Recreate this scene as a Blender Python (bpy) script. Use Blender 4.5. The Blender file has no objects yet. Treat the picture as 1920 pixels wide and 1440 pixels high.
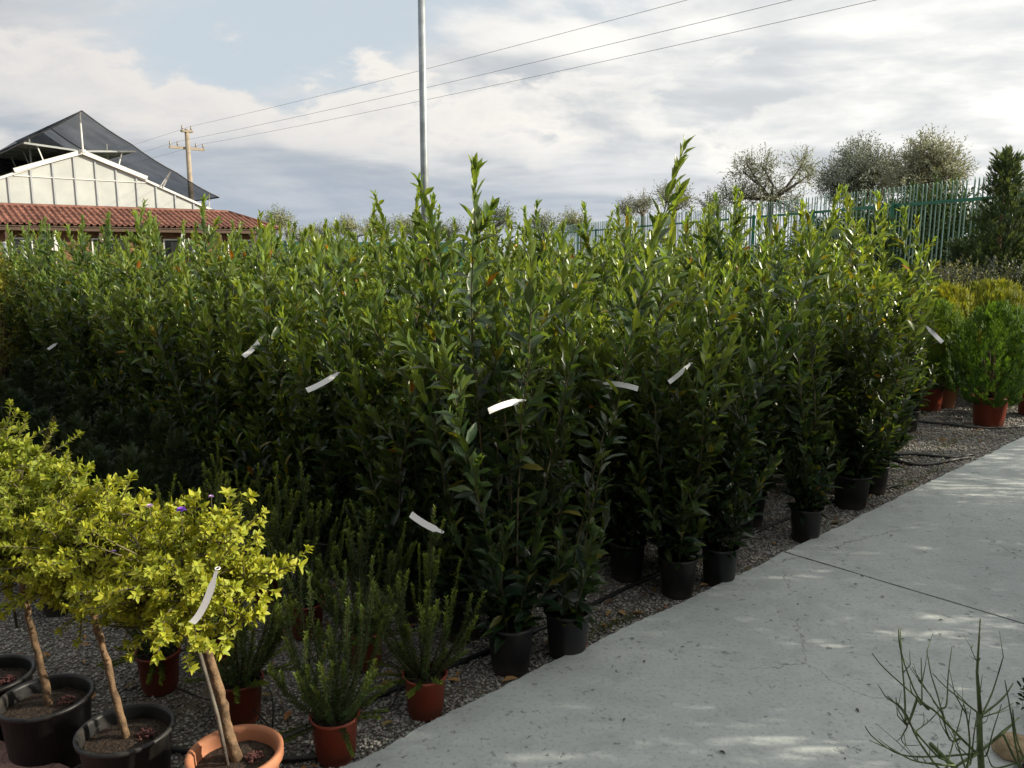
import bpy, math, random
import numpy as np
from mathutils import Vector, Matrix, Quaternion

random.seed(7)
RNG = np.random.default_rng(11)
PI = math.pi
rad = math.radians
scene = bpy.context.scene
COL = scene.collection

# ------------------------------------------------------------------ camera
CAM_H = 1.65
FPX = 1500.0
PITCH = math.atan(250 / FPX)
cam_data = bpy.data.cameras.new('camera')
cam = bpy.data.objects.new('camera', cam_data)
COL.objects.link(cam)
cam.location = (0, 0, CAM_H)
cam.rotation_euler = (PI / 2 - PITCH, 0, 0)
cam_data.sensor_width = 36.0
cam_data.lens = 36.0 * FPX / 1920.0
cam_data.clip_start = 0.05
cam_data.clip_end = 3000
scene.camera = cam

# ------------------------------------------------------------------ sun, sky, exposure
SUN_AZ, SUN_EL = rad(92), rad(23)
sun_dir = Vector((math.sin(SUN_AZ) * math.cos(SUN_EL), math.cos(SUN_AZ) * math.cos(SUN_EL), math.sin(SUN_EL)))
sd = bpy.data.lights.new('sun', 'SUN')
sd.energy = 5.0
sd.angle = rad(0.6)
sd.color = (1.0, 0.90, 0.72)
so = bpy.data.objects.new('sun', sd)
COL.objects.link(so)
so.rotation_euler = sun_dir.to_track_quat('Z', 'Y').to_euler()

scene.view_settings.view_transform = 'Standard'
scene.view_settings.look = 'None'
scene.view_settings.exposure = 0.45
scene.view_settings.gamma = 1.0
scene.view_settings.use_curve_mapping = False
cy = scene.cycles
cy.use_denoising = True
cy.max_bounces = 6
cy.diffuse_bounces = 3
cy.glossy_bounces = 2
cy.transmission_bounces = 3
cy.transparent_max_bounces = 8
cy.caustics_reflective = False
cy.caustics_refractive = False
cy.use_adaptive_sampling = True
cy.adaptive_threshold = 0.02


class NT:
    """small helper to wire shader nodes"""
    def __init__(self, tree):
        self.t = tree
        self.n = tree.nodes
        self.n.clear()

    def node(self, kind, **kw):
        nd = self.n.new(kind)
        for k, v in kw.items():
            setattr(nd, k, v)
        return nd

    def link(self, a, b):
        self.t.links.new(a, b)

    def put(self, sock, v):
        if isinstance(v, bpy.types.NodeSocket):
            self.link(v, sock)
        else:
            sock.default_value = v

    def math(self, op, a, b=0.0, c=0.0, clamp=False):
        nd = self.node('ShaderNodeMath', operation=op, use_clamp=clamp)
        self.put(nd.inputs[0], a)
        self.put(nd.inputs[1], b)
        self.put(nd.inputs[2], c)
        return nd.outputs[0]

    def vmath(self, op, a, b=(0, 0, 0)):
        nd = self.node('ShaderNodeVectorMath', operation=op)
        self.put(nd.inputs[0], a)
        self.put(nd.inputs[1], b)
        return nd.outputs['Value'] if op in ('DOT_PRODUCT', 'LENGTH') else nd.outputs[0]

    def smooth(self, x, a, b, lo=0.0, hi=1.0):
        nd = self.node('ShaderNodeMapRange', interpolation_type='SMOOTHSTEP')
        self.put(nd.inputs[0], x)
        for i, v in enumerate((a, b, lo, hi)):
            nd.inputs[i + 1].default_value = v
        return nd.outputs[0]

    def mix(self, f, a, b, blend='MIX'):
        nd = self.node('ShaderNodeMix', data_type='RGBA', blend_type=blend)
        self.put(nd.inputs[0], f)
        self.put(nd.inputs[6], a if isinstance(a, bpy.types.NodeSocket) else (*a, 1) if len(a) == 3 else a)
        self.put(nd.inputs[7], b if isinstance(b, bpy.types.NodeSocket) else (*b, 1) if len(b) == 3 else b)
        return nd.outputs[2]

    def noise(self, vec, scale, detail=4, rough=0.55, dist=0.0, color=False):
        nd = self.node('ShaderNodeTexNoise')
        if vec is not None:
            self.link(vec, nd.inputs['Vector'])
        nd.inputs['Scale'].default_value = scale
        nd.inputs['Detail'].default_value = detail
        nd.inputs['Roughness'].default_value = rough
        nd.inputs['Distortion'].default_value = dist
        return nd.outputs['Color' if color else 'Fac']


world = bpy.data.worlds.new('World')
scene.world = world
world.use_nodes = True
w = NT(world.node_tree)
SKY_S = 0.1
sky = w.node('ShaderNodeTexSky', sky_type='NISHITA')
sky.sun_disc = False
sky.sun_elevation = SUN_EL
sky.sun_rotation = SUN_AZ
sky.altitude = 50
sky.air_density = 1.0
sky.dust_density = 1.5
tc = w.node('ShaderNodeTexCoord')
dvec = w.vmath('NORMALIZE', tc.outputs['Generated'])
sep = w.node('ShaderNodeSeparateXYZ')
w.link(dvec, sep.inputs[0])
dz = w.math('MAXIMUM', sep.outputs[2], 0.0)
den = w.math('ADD', dz, 0.16)
cx = w.math('DIVIDE', sep.outputs[0], den)
cyy = w.math('DIVIDE', sep.outputs[1], den)
comb = w.node('ShaderNodeCombineXYZ')
w.link(cx, comb.inputs[0]); w.link(cyy, comb.inputs[1])
comb.inputs[2].default_value = 3.7
p = w.vmath('MULTIPLY', comb.outputs[0], (0.75, 1.0, 1.0))
n1 = w.noise(p, 1.15, 9, 0.56, 0.25)
n1b = w.noise(w.vmath('ADD', p, (0.10, -0.16, 0.0)), 1.15, 9, 0.56, 0.25)
nbig = w.noise(w.vmath('ADD', p, (5.3, 1.7, 2.0)), 0.55, 5, 0.5, 0.1)
sdot = w.vmath('DOT_PRODUCT', dvec, tuple(sun_dir))
# a clear gap high up on the side away from the sun
gap = w.vmath('DOT_PRODUCT', dvec, tuple(Vector((-0.30, 0.87, 0.42)).normalized()))
gapf = w.smooth(gap, 0.95, 0.998, 0.0, 0.16)
dens = w.math('SUBTRACT', w.math('ADD', n1, w.math('MULTIPLY', w.math('SUBTRACT', nbig, 0.5), 0.5)), gapf)
mask = w.smooth(dens, 0.27, 0.44)
lit = w.math('MULTIPLY', w.math('SUBTRACT', n1, n1b), 2.6)
shade = w.smooth(w.math('ADD', lit, w.math('MULTIPLY', w.math('SUBTRACT', 0.62, dens), 1.2)), -0.25, 0.55)
sunf = w.smooth(sdot, -0.35, 0.95)
dark = w.mix(sunf, (0.42, 0.46, 0.51), (0.80, 0.815, 0.81))
light = w.mix(sunf, (0.74, 0.725, 0.71), (1.5, 1.46, 1.35))
ccol = w.mix(shade, dark, light)
# blue-grey bank low over the horizon
bank = w.math('MULTIPLY', w.smooth(w.math('ADD', dz, w.math('MULTIPLY', w.math('SUBTRACT', n1, 0.5), 0.10)), 0.17, 0.03), w.smooth(sdot, 0.62, -0.1))
ccol = w.mix(w.math('MULTIPLY', bank, 0.7), ccol, (0.36, 0.43, 0.53))
hz = w.smooth(dz, 0.035, 0.0)
ccol = w.mix(w.math('MULTIPLY', hz, 0.5), ccol, (0.55, 0.58, 0.62))
qv = w.vmath('MULTIPLY', dvec, (3.2, 3.2, 7.0))
hn = w.noise(qv, 1.9, 10, 0.58, 0.15)
hb = w.noise(w.vmath('MULTIPLY', dvec, (1.0, 1.0, 0.0)), 2.6, 2, 0.5)
topz = w.math('ADD', w.math('ADD', 0.205, w.math('MULTIPLY', w.math('SUBTRACT', hn, 0.5), 0.42)), w.math('MULTIPLY', w.math('SUBTRACT', hb, 0.5), 0.22))
dtop = w.math('SUBTRACT', topz, dz)
hm = w.math('MULTIPLY', w.smooth(dtop, 0.0, 0.045), w.smooth(sdot, 0.55, 0.1))
hcol = w.mix(w.smooth(w.math('ADD', dtop, w.math('MULTIPLY', w.math('SUBTRACT', n1, 0.5), 0.25)), 0.0, 0.12), w.mix(sunf, (0.80, 0.765, 0.73), (1.5, 1.45, 1.3)), ccol)
ccol = w.mix(hm, ccol, hcol)
mask = w.math('MAXIMUM', mask, hm)
cl10 = w.mix(1.0, ccol, (1 / SKY_S, 1 / SKY_S, 1 / SKY_S), 'MULTIPLY')
blue = w.mix(0.9, sky.outputs[0], (5.9, 6.6, 7.2))
skyc = w.mix(w.math('MULTIPLY', mask, 0.97), blue, cl10)
bg = w.node('ShaderNodeBackground')
bg.inputs[1].default_value = SKY_S * 0.78
w.link(skyc, bg.inputs[0])
wo = w.node('ShaderNodeOutputWorld')
w.link(bg.outputs[0], wo.inputs[0])


# ------------------------------------------------------------------ geometry of the view: pixels to places
def ray(u, v):
    a = (u - 960) / FPX
    b = (v - 720) / FPX
    return Vector((a, math.cos(PITCH) - b * math.sin(PITCH), -math.sin(PITCH) - b * math.cos(PITCH)))


def on_ground(u, v, z=0.0):
    d = ray(u, v)
    t = (z - CAM_H) / d.z
    return Vector((d.x * t, d.y * t, z))


def at(u, v, Y):
    d = ray(u, v)
    t = Y / d.y
    return Vector((d.x * t, Y, CAM_H + d.z * t))


EX, EY = 0.7415, 0.671          # direction of the path and the beds


def EN(e, n, z=0.0):
    return Vector((-0.586 + EX * e - EY * n, 2.346 + EY * e + EX * n, z))


EANG = math.atan2(EY, EX)
GZ = -0.04                       # gravel level; the path top is z = 0


# ------------------------------------------------------------------ materials
def new_mat(name):
    m = bpy.data.materials.new(name)
    m.use_nodes = True
    return m, NT(m.node_tree)


def out(nt, shader, disp=None):
    o = nt.node('ShaderNodeOutputMaterial')
    nt.link(shader, o.inputs[0])
    return o


def principled(nt, col, rough=0.6, metal=0.0, spec=0.5, normal=None, coat=0.0):
    b = nt.node('ShaderNodeBsdfPrincipled')
    nt.put(b.inputs['Base Color'], col if isinstance(col, bpy.types.NodeSocket) else (*col, 1))
    nt.put(b.inputs['Roughness'], rough)
    b.inputs['Metallic'].default_value = metal
    b.inputs['Specular IOR Level'].default_value = spec
    if normal is not None:
        nt.link(normal, b.inputs['Normal'])
    return b


def bump(nt, h, strength=0.3, dist=0.01):
    b = nt.node('ShaderNodeBump')
    b.inputs['Strength'].default_value = strength
    b.inputs['Distance'].default_value = dist
    nt.link(h, b.inputs['Height'])
    return b.outputs[0]


def mat_leaf(name, rough=0.38, trans=0.35, tcol=(1.9, 1.75, 0.5), spec=0.5, under=1.25):
    m, nt = new_mat(name)
    a = nt.node('ShaderNodeAttribute', attribute_name='Col')
    geo = nt.node('ShaderNodeNewGeometry')
    nz = nt.noise(geo.outputs['Position'], 60, 2)
    oi = nt.node('ShaderNodeObjectInfo')
    own = nt.mix(oi.outputs['Random'], (0.74, 0.80, 0.86), (1.22, 1.16, 1.0))
    ac = nt.mix(1.0, a.outputs['Color'], own, 'MULTIPLY')
    c0 = nt.mix(nt.smooth(nz, 0.3, 0.7), ac, nt.mix(1.0, ac, (0.72, 0.75, 0.7), 'MULTIPLY'))
    c = nt.mix(geo.outputs['Backfacing'], c0, nt.mix(1.0, c0, (under, under, under * 1.05), 'MULTIPLY'))
    b = principled(nt, c, rough, 0, spec)
    t = nt.node('ShaderNodeBsdfTranslucent')
    nt.link(nt.mix(1.0, ac, tcol, 'MULTIPLY'), t.inputs[0])
    mx = nt.node('ShaderNodeMixShader')
    mx.inputs[0].default_value = trans
    nt.link(b.outputs[0], mx.inputs[1])
    nt.link(t.outputs[0], mx.inputs[2])
    out(nt, mx.outputs[0])
    return m


def mat_simple(name, col, rough=0.6, metal=0.0, var=0.25, scale=8.0, bmp=0.0, bscale=60, spec=0.5, attr=False, own=0.0):
    m, nt = new_mat(name)
    tcn = nt.node('ShaderNodeTexCoord')
    vec = tcn.outputs['Object']
    base = nt.node('ShaderNodeAttribute', attribute_name='Col').outputs['Color'] if attr else None
    n = nt.noise(vec, scale, 5, 0.6)
    lo = tuple(c * (1 - var) for c in col)
    hi = tuple(min(1, c * (1 + var)) for c in col)
    if attr:
        c = nt.mix(1.0, base, nt.mix(n, (1 - var,) * 3, (1 + var,) * 3), 'MULTIPLY')
    else:
        c = nt.mix(nt.smooth(n, 0.3, 0.7), lo, hi)
    if own:
        oi = nt.node('ShaderNodeObjectInfo')
        c = nt.mix(1.0, c, nt.mix(oi.outputs['Random'], (1 - own,) * 3, (1 + own, 1 + own * 1.2, 1 + own * 1.3)), 'MULTIPLY')
    nor = bump(nt, nt.noise(vec, bscale, 4), bmp, 0.01) if bmp else None
    b = principled(nt, c, rough, metal, spec, nor)
    out(nt, b.outputs[0])
    return m


def mat_dusty(name, col, dust, rough=0.45, amount=0.6):
    m, nt = new_mat(name)
    tcn = nt.node('ShaderNodeTexCoord')
    geo = nt.node('ShaderNodeNewGeometry')
    oi = nt.node('ShaderNodeObjectInfo')
    vec = nt.vmath('ADD', tcn.outputs['Object'], nt.vmath('MULTIPLY', oi.outputs['Location'], (3.1, 2.7, 0)))
    n = nt.noise(vec, 9, 6, 0.65)
    n2 = nt.noise(nt.vmath('MULTIPLY', vec, (30, 30, 4)), 1.0, 4)
    s = nt.node('ShaderNodeSeparateXYZ')
    nt.link(tcn.outputs['Object'], s.inputs[0])
    low = nt.smooth(s.outputs[2], 0.07, 0.0, 0.0, 0.5)
    f = nt.math('MULTIPLY', nt.smooth(nt.math('ADD', nt.math('ADD', n, nt.math('MULTIPLY', n2, 0.25)), low), 0.55, 1.0), amount)
    c = nt.mix(f, col, dust)
    b = principled(nt, c, nt.math('ADD', nt.math('MULTIPLY', f, 0.5), rough), 0, 0.5, bump(nt, n2, 0.12, 0.004))
    out(nt, b.outputs[0])
    return m


M = {}
M['laurel'] = mat_leaf('laurel_leaf', 0.31, 0.38, (2.1, 1.95, 0.52), 0.52)
M['duranta'] = mat_leaf('lime_leaf', 0.5, 0.36, (1.35, 1.25, 0.6), 0.35, 1.1)
M['soft'] = mat_leaf('soft_leaf', 0.6, 0.28, (1.6, 1.5, 0.6), 0.25, 1.1)
M['olive'] = mat_leaf('olive_leaf', 0.6, 0.2, (1.5, 1.5, 0.8), 0.3, 1.5)
M['stem'] = mat_simple('green_brown_bark', (0.10, 0.085, 0.04), 0.7, 0, 0.35, 30)
M['bark'] = mat_simple('brown_bark', (0.16, 0.10, 0.055), 0.85, 0, 0.5, 26, 0.6, 70)
M['barkgrey'] = mat_simple('grey_bark', (0.13, 0.115, 0.095), 0.9, 0, 0.5, 6, 0.6, 30)
M['broom'] = mat_simple('green_twig', (0.085, 0.125, 0.045), 0.6, 0, 0.45, 14)
M['pot'] = mat_dusty('black_plastic', (0.011, 0.012, 0.014), (0.15, 0.125, 0.095), 0.45, 0.38)
M['redpot'] = mat_dusty('red_brown_plastic', (0.23, 0.038, 0.016), (0.16, 0.09, 0.06), 0.45, 0.3)
M['brownpot'] = mat_dusty('terracotta_plastic', (0.30, 0.11, 0.05), (0.22, 0.15, 0.1), 0.5, 0.3)
M['terra'] = mat_dusty('terracotta', (0.42, 0.17, 0.085), (0.36, 0.24, 0.16), 0.7, 0.6)
M['soil'] = mat_simple('potting_soil', (0.035, 0.022, 0.014), 0.95, 0, 0.7, 70, 1.0, 120)
M['pink'] = mat_simple('pink_granules', (0.15, 0.06, 0.055), 0.9, 0, 0.4, 60, 0.8, 150)
M['tag'] = mat_simple('white_tag', (0.88, 0.88, 0.90), 0.45, 0, 0.04, 8)
M['hose'] = mat_simple('black_hose', (0.012, 0.012, 0.013), 0.5, 0, 0.3, 20)
M['galv'] = mat_simple('galvanised_steel', (0.30, 0.33, 0.35), 0.5, 0.4, 0.22, 5)
M['fence'] = mat_simple('green_painted_steel', (0.012, 0.15, 0.085), 0.5, 0, 0.2, 3)
M['stone'] = mat_simple('gravel_stone', (0.4, 0.4, 0.4), 0.85, 0, 0.2, 60, 0, 60, 0.3, True)
M['litter'] = mat_simple('dry_leaf', (0.2, 0.1, 0.05), 0.8, 0, 0.3, 60, 0, 60, 0.3, True)
M['tile'] = mat_simple('clay_roof_tile', (0.22, 0.092, 0.064), 0.75, 0, 0.35, 3.0, 0.2, 20, own=0.35)
M['wall'] = mat_simple('brown_wall', (0.17, 0.08, 0.05), 0.85, 0, 0.3, 2.0, 0.2, 30)
M['wood'] = mat_simple('dark_wood', (0.07, 0.04, 0.025), 0.7, 0, 0.3, 4.0)
M['white'] = mat_simple('white_frame', (0.68, 0.68, 0.66), 0.5, 0, 0.08, 2.0)
M['alu'] = mat_simple('grey_aluminium', (0.36, 0.38, 0.40), 0.5, 0.3, 0.1, 2.0)
M['cream'] = mat_simple('whitewashed_pane', (0.44, 0.465, 0.45), 0.4, 0, 0.10, 0.9)
M['dimpane'] = mat_simple('dusty_glass', (0.42, 0.43, 0.40), 0.25, 0, 0.2, 1.2)
M['roofglass'] = mat_simple('dusty_roof_glass', (0.32, 0.34, 0.30), 0.35, 0, 0.25, 1.2)
M['dark'] = mat_simple('dark_window', (0.02, 0.022, 0.025), 0.2, 0, 0.2, 2)
M['concretepole'] = mat_simple('weathered_concrete_pole', (0.30, 0.25, 0.19), 0.85, 0, 0.2, 3)
M['wire'] = mat_simple('grey_wire', (0.30, 0.31, 0.32), 0.6, 0.3, 0.1, 3)
M['ceramic'] = mat_simple('insulator_ceramic', (0.30, 0.27, 0.23), 0.3, 0, 0.1, 3)
M['purple'] = mat_simple('purple_petal', (0.16, 0.05, 0.42), 0.6, 0, 0.2, 40)
M['lilac'] = mat_simple('lilac_petal', (0.45, 0.30, 0.55), 0.6, 0, 0.2, 40)
M['rock'] = mat_simple('tan_rock', (0.38, 0.28, 0.17), 0.9, 0, 0.4, 12, 0.8, 30)
M['paver'] = mat_simple('red_grey_paver', (0.24, 0.14, 0.12), 0.85, 0, 0.3, 9, 0.5, 90, own=0.15)
M['redpost'] = mat_simple('rusty_red_post', (0.30, 0.07, 0.03), 0.7, 0, 0.3, 5)


def mat_net(name, col, alpha):
    m, nt = new_mat(name)
    d = nt.node('ShaderNodeBsdfDiffuse')
    d.inputs[0].default_value = (*col, 1)
    t = nt.node('ShaderNodeBsdfTransparent')
    tl = nt.node('ShaderNodeBsdfTranslucent')
    tl.inputs[0].default_value = (*col, 1)
    a = nt.node('ShaderNodeMixShader'); a.inputs[0].default_value = 0.3
    nt.link(d.outputs[0], a.inputs[1]); nt.link(tl.outputs[0], a.inputs[2])
    tcn = nt.node('ShaderNodeTexCoord')
    nz = nt.noise(tcn.outputs['Object'], 0.8, 4)
    mx = nt.node('ShaderNodeMixShader')
    nt.link(nt.smooth(nz, 0.3, 0.7, alpha - 0.05, alpha + 0.05), mx.inputs[0])
    nt.link(t.outputs[0], mx.inputs[1]); nt.link(a.outputs[0], mx.inputs[2])
    out(nt, mx.outputs[0])
    return m


M['net'] = mat_net('black_shade_net', (0.02, 0.026, 0.035), 0.52)
M['greennet'] = mat_net('green_wind_net', (0.045, 0.16, 0.12), 0.8)


def mat_concrete():
    m, nt = new_mat('path_concrete')
    geo = nt.node('ShaderNodeNewGeometry')
    pos = geo.outputs['Position']
    big = nt.noise(pos, 0.9, 5, 0.6)
    mid = nt.noise(pos, 7, 5, 0.6)
    fine = nt.noise(pos, 55, 5, 0.75)
    c = nt.mix(nt.smooth(big, 0.3, 0.7), (0.385, 0.42, 0.42), (0.475, 0.505, 0.495))
    c = nt.mix(nt.math('MULTIPLY', nt.smooth(mid, 0.45, 0.75), 0.4), c, (0.26, 0.28, 0.275))
    c = nt.mix(nt.math('MULTIPLY', nt.smooth(fine, 0.50, 0.68), 0.55), c, (0.19, 0.205, 0.20))
    stain = nt.smooth(nt.noise(pos, 2.3, 6, 0.65, 0.6), 0.52, 0.66)
    c = nt.mix(nt.math('MULTIPLY', stain, 0.28), c, (0.27, 0.29, 0.28))
    wv = nt.node('ShaderNodeTexVoronoi', feature='DISTANCE_TO_EDGE')
    nt.link(nt.vmath('ADD', pos, nt.vmath('MULTIPLY', nt.noise(pos, 3.0, 5, 0.65, 0, True), (0.35, 0.35, 0))), wv.inputs['Vector'])
    wv.inputs['Scale'].default_value = 0.55
    crack = nt.math('MULTIPLY', nt.smooth(wv.outputs['Distance'], 0.0022, 0.0006), nt.smooth(nt.noise(pos, 1.1, 2), 0.5, 0.56))
    c = nt.mix(nt.math('MULTIPLY', crack, 0.6), c, (0.12, 0.12, 0.11))
    # pits and specks left by the float
    vo = nt.node('ShaderNodeTexVoronoi')
    nt.link(nt.vmath('ADD', pos, nt.vmath('MULTIPLY', nt.noise(pos, 30, 4, 0.7, 0, True), (0.09, 0.09, 0.0))), vo.inputs['Vector'])
    vo.inputs['Scale'].default_value = 21
    vo.inputs['Randomness'].default_value = 1.0
    pits = nt.math('MULTIPLY', nt.smooth(vo.outputs['Distance'], 0.24, 0.12), nt.smooth(nt.noise(pos, 6.5, 4, 0.7), 0.46, 0.56))
    c = nt.mix(nt.math('MULTIPLY', pits, 0.6), c, (0.075, 0.085, 0.085))
    h = nt.math('SUBTRACT', nt.math('ADD', fine, nt.math('MULTIPLY', nt.noise(pos, 22, 4), 1.3)), nt.math('MULTIPLY', pits, 1.5))
    b = principled(nt, c, 0.88, 0, 0.3, bump(nt, h, 0.45, 0.006))
    out(nt, b.outputs[0])
    return m


def mat_ground():
    m, nt = new_mat('gravel_ground')
    geo = nt.node('ShaderNodeNewGeometry')
    pos = geo.outputs['Position']
    vo = nt.node('ShaderNodeTexVoronoi')
    nt.link(pos, vo.inputs['Vector'])
    vo.inputs['Scale'].default_value = 75
    hs = nt.node('ShaderNodeSeparateColor')
    nt.link(vo.outputs['Color'], hs.inputs[0])
    c = nt.mix(hs.outputs[0], (0.10, 0.095, 0.09), (0.38, 0.365, 0.335))
    c = nt.mix(nt.smooth(vo.outputs['Distance'], 0.25, 0.6), c, (0.09, 0.08, 0.07))
    soil = nt.smooth(nt.noise(pos, 1.3, 5, 0.6), 0.5, 0.68)
    c = nt.mix(nt.math('MULTIPLY', soil, 0.7), c, (0.15, 0.12, 0.085))
    far = nt.smooth(nt.vmath('LENGTH', pos), 14, 28)
    gr = nt.mix(nt.noise(pos, 0.6, 6, 0.6), (0.06, 0.09, 0.03), (0.16, 0.14, 0.07))
    c = nt.mix(far, c, gr)
    h = nt.math('SUBTRACT', 1.0, vo.outputs['Distance'])
    b = principled(nt, c, 0.92, 0, 0.25, bump(nt, h, 0.8, 0.012))
    out(nt, b.outputs[0])
    return m


M['concrete'] = mat_concrete()
M['ground'] = mat_ground()


# ------------------------------------------------------------------ mesh helpers
def tri_mesh(name, V, F, col=None, smooth=True):
    """V (n,3) float, F (m,3) int, col (n,3) optional"""
    V = np.asarray(V, np.float32); F = np.asarray(F, np.int32)
    me = bpy.data.meshes.new(name)
    me.vertices.add(len(V)); me.vertices.foreach_set('co', V.ravel())
    me.loops.add(F.size); me.loops.foreach_set('vertex_index', F.ravel())
    me.polygons.add(len(F))
    me.polygons.foreach_set('loop_start', np.arange(0, F.size, 3, dtype=np.int32))
    me.polygons.foreach_set('loop_total', np.full(len(F), 3, np.int32))
    if smooth:
        me.polygons.foreach_set('use_smooth', np.ones(len(F), bool))
    me.update(calc_edges=True)
    if col is not None:
        at_ = me.attributes.new('Col', 'FLOAT_COLOR', 'POINT')
        c4 = np.ones((len(V), 4), np.float32); c4[:, :3] = col
        at_.data.foreach_set('color', c4.ravel())
    return me


class MB:
    def __init__(self):
        self.v = []; self.f = []

    def quad(self, a, b, c, d):
        i = len(self.v); self.v += [tuple(a), tuple(b), tuple(c), tuple(d)]; self.f.append((i, i + 1, i + 2, i + 3)); return self

    def poly(self, pts):
        i = len(self.v); self.v += [tuple(q) for q in pts]; self.f.append(tuple(range(i, i + len(pts)))); return self

    def box(self, lo, hi):
        x0, y0, z0 = lo; x1, y1, z1 = hi
        i = len(self.v)
        self.v += [(x0, y0, z0), (x1, y0, z0), (x1, y1, z0), (x0, y1, z0), (x0, y0, z1), (x1, y0, z1), (x1, y1, z1), (x0, y1, z1)]
        self.f += [tuple(i + k for k in q) for q in ((0, 3, 2, 1), (4, 5, 6, 7), (0, 1, 5, 4), (1, 2, 6, 5), (2, 3, 7, 6), (3, 0, 4, 7))]
        return self

    def prism(self, pts, off):
        """closed solid: polygon pts pushed by vector off"""
        off = Vector(off); n = len(pts); i = len(self.v)
        self.v += [tuple(Vector(q)) for q in pts] + [tuple(Vector(q) + off) for q in pts]
        self.f.append(tuple(i + n - 1 - k for k in range(n)))
        self.f.append(tuple(i + n + k for k in range(n)))
        for k in range(n):
            l = (k + 1) % n
            self.f.append((i + k, i + l, i + n + l, i + n + k))
        return self

    def bar(self, a, b, w, h=None):
        """rectangular bar between two points"""
        a = Vector(a); b = Vector(b); h = h or w
        d = (b - a).normalized()
        up = Vector((0, 0, 1)) if abs(d.z) < 0.9 else Vector((1, 0, 0))
        s = d.cross(up).normalized(); t = s.cross(d).normalized()
        q = [a + s * w / 2 * sx + t * h / 2 * sz for sx, sz in ((-1, -1), (1, -1), (1, 1), (-1, 1))]
        return self.prism(q, b - a)

    def tube(self, pts, radii, sides=6, cap=True):
        pts = [Vector(q) for q in pts]
        if not hasattr(radii, '__len__'):
            radii = [radii] * len(pts)
        i0 = len(self.v)
        prev = None
        for k, q in enumerate(pts):
            d = (pts[min(k + 1, len(pts) - 1)] - pts[max(k - 1, 0)]).normalized()
            if prev is None:
                ref = Vector((1, 0, 0)) if abs(d.x) < 0.9 else Vector((0, 1, 0))
                s = d.cross(ref).normalized()
            else:
                s = (prev - d * prev.dot(d)).normalized()
            prev = s
            t = d.cross(s)
            for j in range(sides):
                an = 2 * PI * j / sides
                self.v.append(tuple(q + (s * math.cos(an) + t * math.sin(an)) * radii[k]))
        for k in range(len(pts) - 1):
            for j in range(sides):
                a = i0 + k * sides + j; b = i0 + k * sides + (j + 1) % sides
                self.f.append((a, b, b + sides, a + sides))
        if cap:
            self.f.append(tuple(i0 + j for j in reversed(range(sides))))
            e = i0 + (len(pts) - 1) * sides
            self.f.append(tuple(e + j for j in range(sides)))
        return self

    def lathe(self, prof, seg=24, center=(0, 0, 0), wob=0.0):
        i0 = len(self.v); cx_, cy_, cz_ = center
        for r, z in prof:
            for j in range(seg):
                an = 2 * PI * j / seg
                rr = r * (1 + wob * math.sin(2 * an + 0.6))
                self.v.append((cx_ + rr * math.cos(an), cy_ + rr * math.sin(an), cz_ + z))
        for k in range(len(prof) - 1):
            for j in range(seg):
                a = i0 + k * seg + j; b = i0 + k * seg + (j + 1) % seg
                self.f.append((a, b, b + seg, a + seg))
        return self

    def mesh(self, name, smooth=False):
        me = bpy.data.meshes.new(name)
        me.from_pydata(self.v, [], self.f)
        if smooth:
            me.polygons.foreach_set('use_smooth', np.ones(len(self.f), bool))
        me.update()
        return me


def obj(name, me, mat, parent=None, smooth=False, loc=None):
    if isinstance(me, MB):
        me = me.mesh(name, smooth)
    if mat is not None and not me.materials:
        me.materials.append(M[mat] if isinstance(mat, str) else mat)
    o = bpy.data.objects.new(name, me)
    COL.objects.link(o)
    if parent is not None:
        o.parent = parent
    if loc is not None:
        o.location = loc
    return o


def tag(o, label, cat, group=None, kind=None):
    if label: o['label'] = label
    if cat: o['category'] = cat
    if group: o['group'] = group
    if kind: o['kind'] = kind
    return o


def empty(name, loc, rz=0.0, label=None, cat=None, group=None):
    o = bpy.data.objects.new(name, None)
    o.empty_display_size = 0.1
    COL.objects.link(o)
    o.location = loc
    o.rotation_euler = (0, 0, rz)
    return tag(o, label, cat, group)


def structure(o):
    o['kind'] = 'structure'
    return o


def stuff(o, label=None, cat=None):
    o['kind'] = 'stuff'
    return tag(o, label, cat)


# leaf templates: (u along, v across, h up) and triangles
def leaf_template(st, fold=0.18, droop=0.12, wave=0.0):
    """st: list of (u, halfwidth) between base and tip"""
    V = [(0, 0, 0)]
    for k, (u, hw) in enumerate(st):
        mid = -droop * u * u
        wv = wave * (1 if k % 2 else -1)
        V += [(u, -hw, mid + fold * hw + wv), (u, 0, mid), (u, hw, mid + fold * hw - wv)]
    V.append((1, 0, -droop))
    F = [(0, 2, 1), (0, 3, 2)]
    for k in range(len(st) - 1):
        a = 1 + 3 * k; b = a + 3
        F += [(a, a + 1, b + 1), (a, b + 1, b), (a + 1, a + 2, b + 2), (a + 1, b + 2, b + 1)]
    e = 1 + 3 * (len(st) - 1); t = len(V) - 1
    F += [(e, e + 1, t), (e + 1, e + 2, t)]
    return np.array(V, float), np.array(F, int)


T_LAUREL = leaf_template([(0.22, 0.34), (0.48, 0.5), (0.76, 0.34)], 0.20, 0.10, 0.02)
T_LIME = leaf_template([(0.4, 0.46), (0.72, 0.34)], 0.25, 0.12)
T_BLADE = (np.array([(0, 0, 0), (0.5, -0.5, 0.04), (0.5, 0.5, 0.04), (1, 0, -0.05)], float), np.array([(0, 2, 1), (1, 2, 3)], int))


def unit(a):
    return a / np.maximum(np.linalg.norm(a, axis=-1, keepdims=True), 1e-9)


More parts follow.
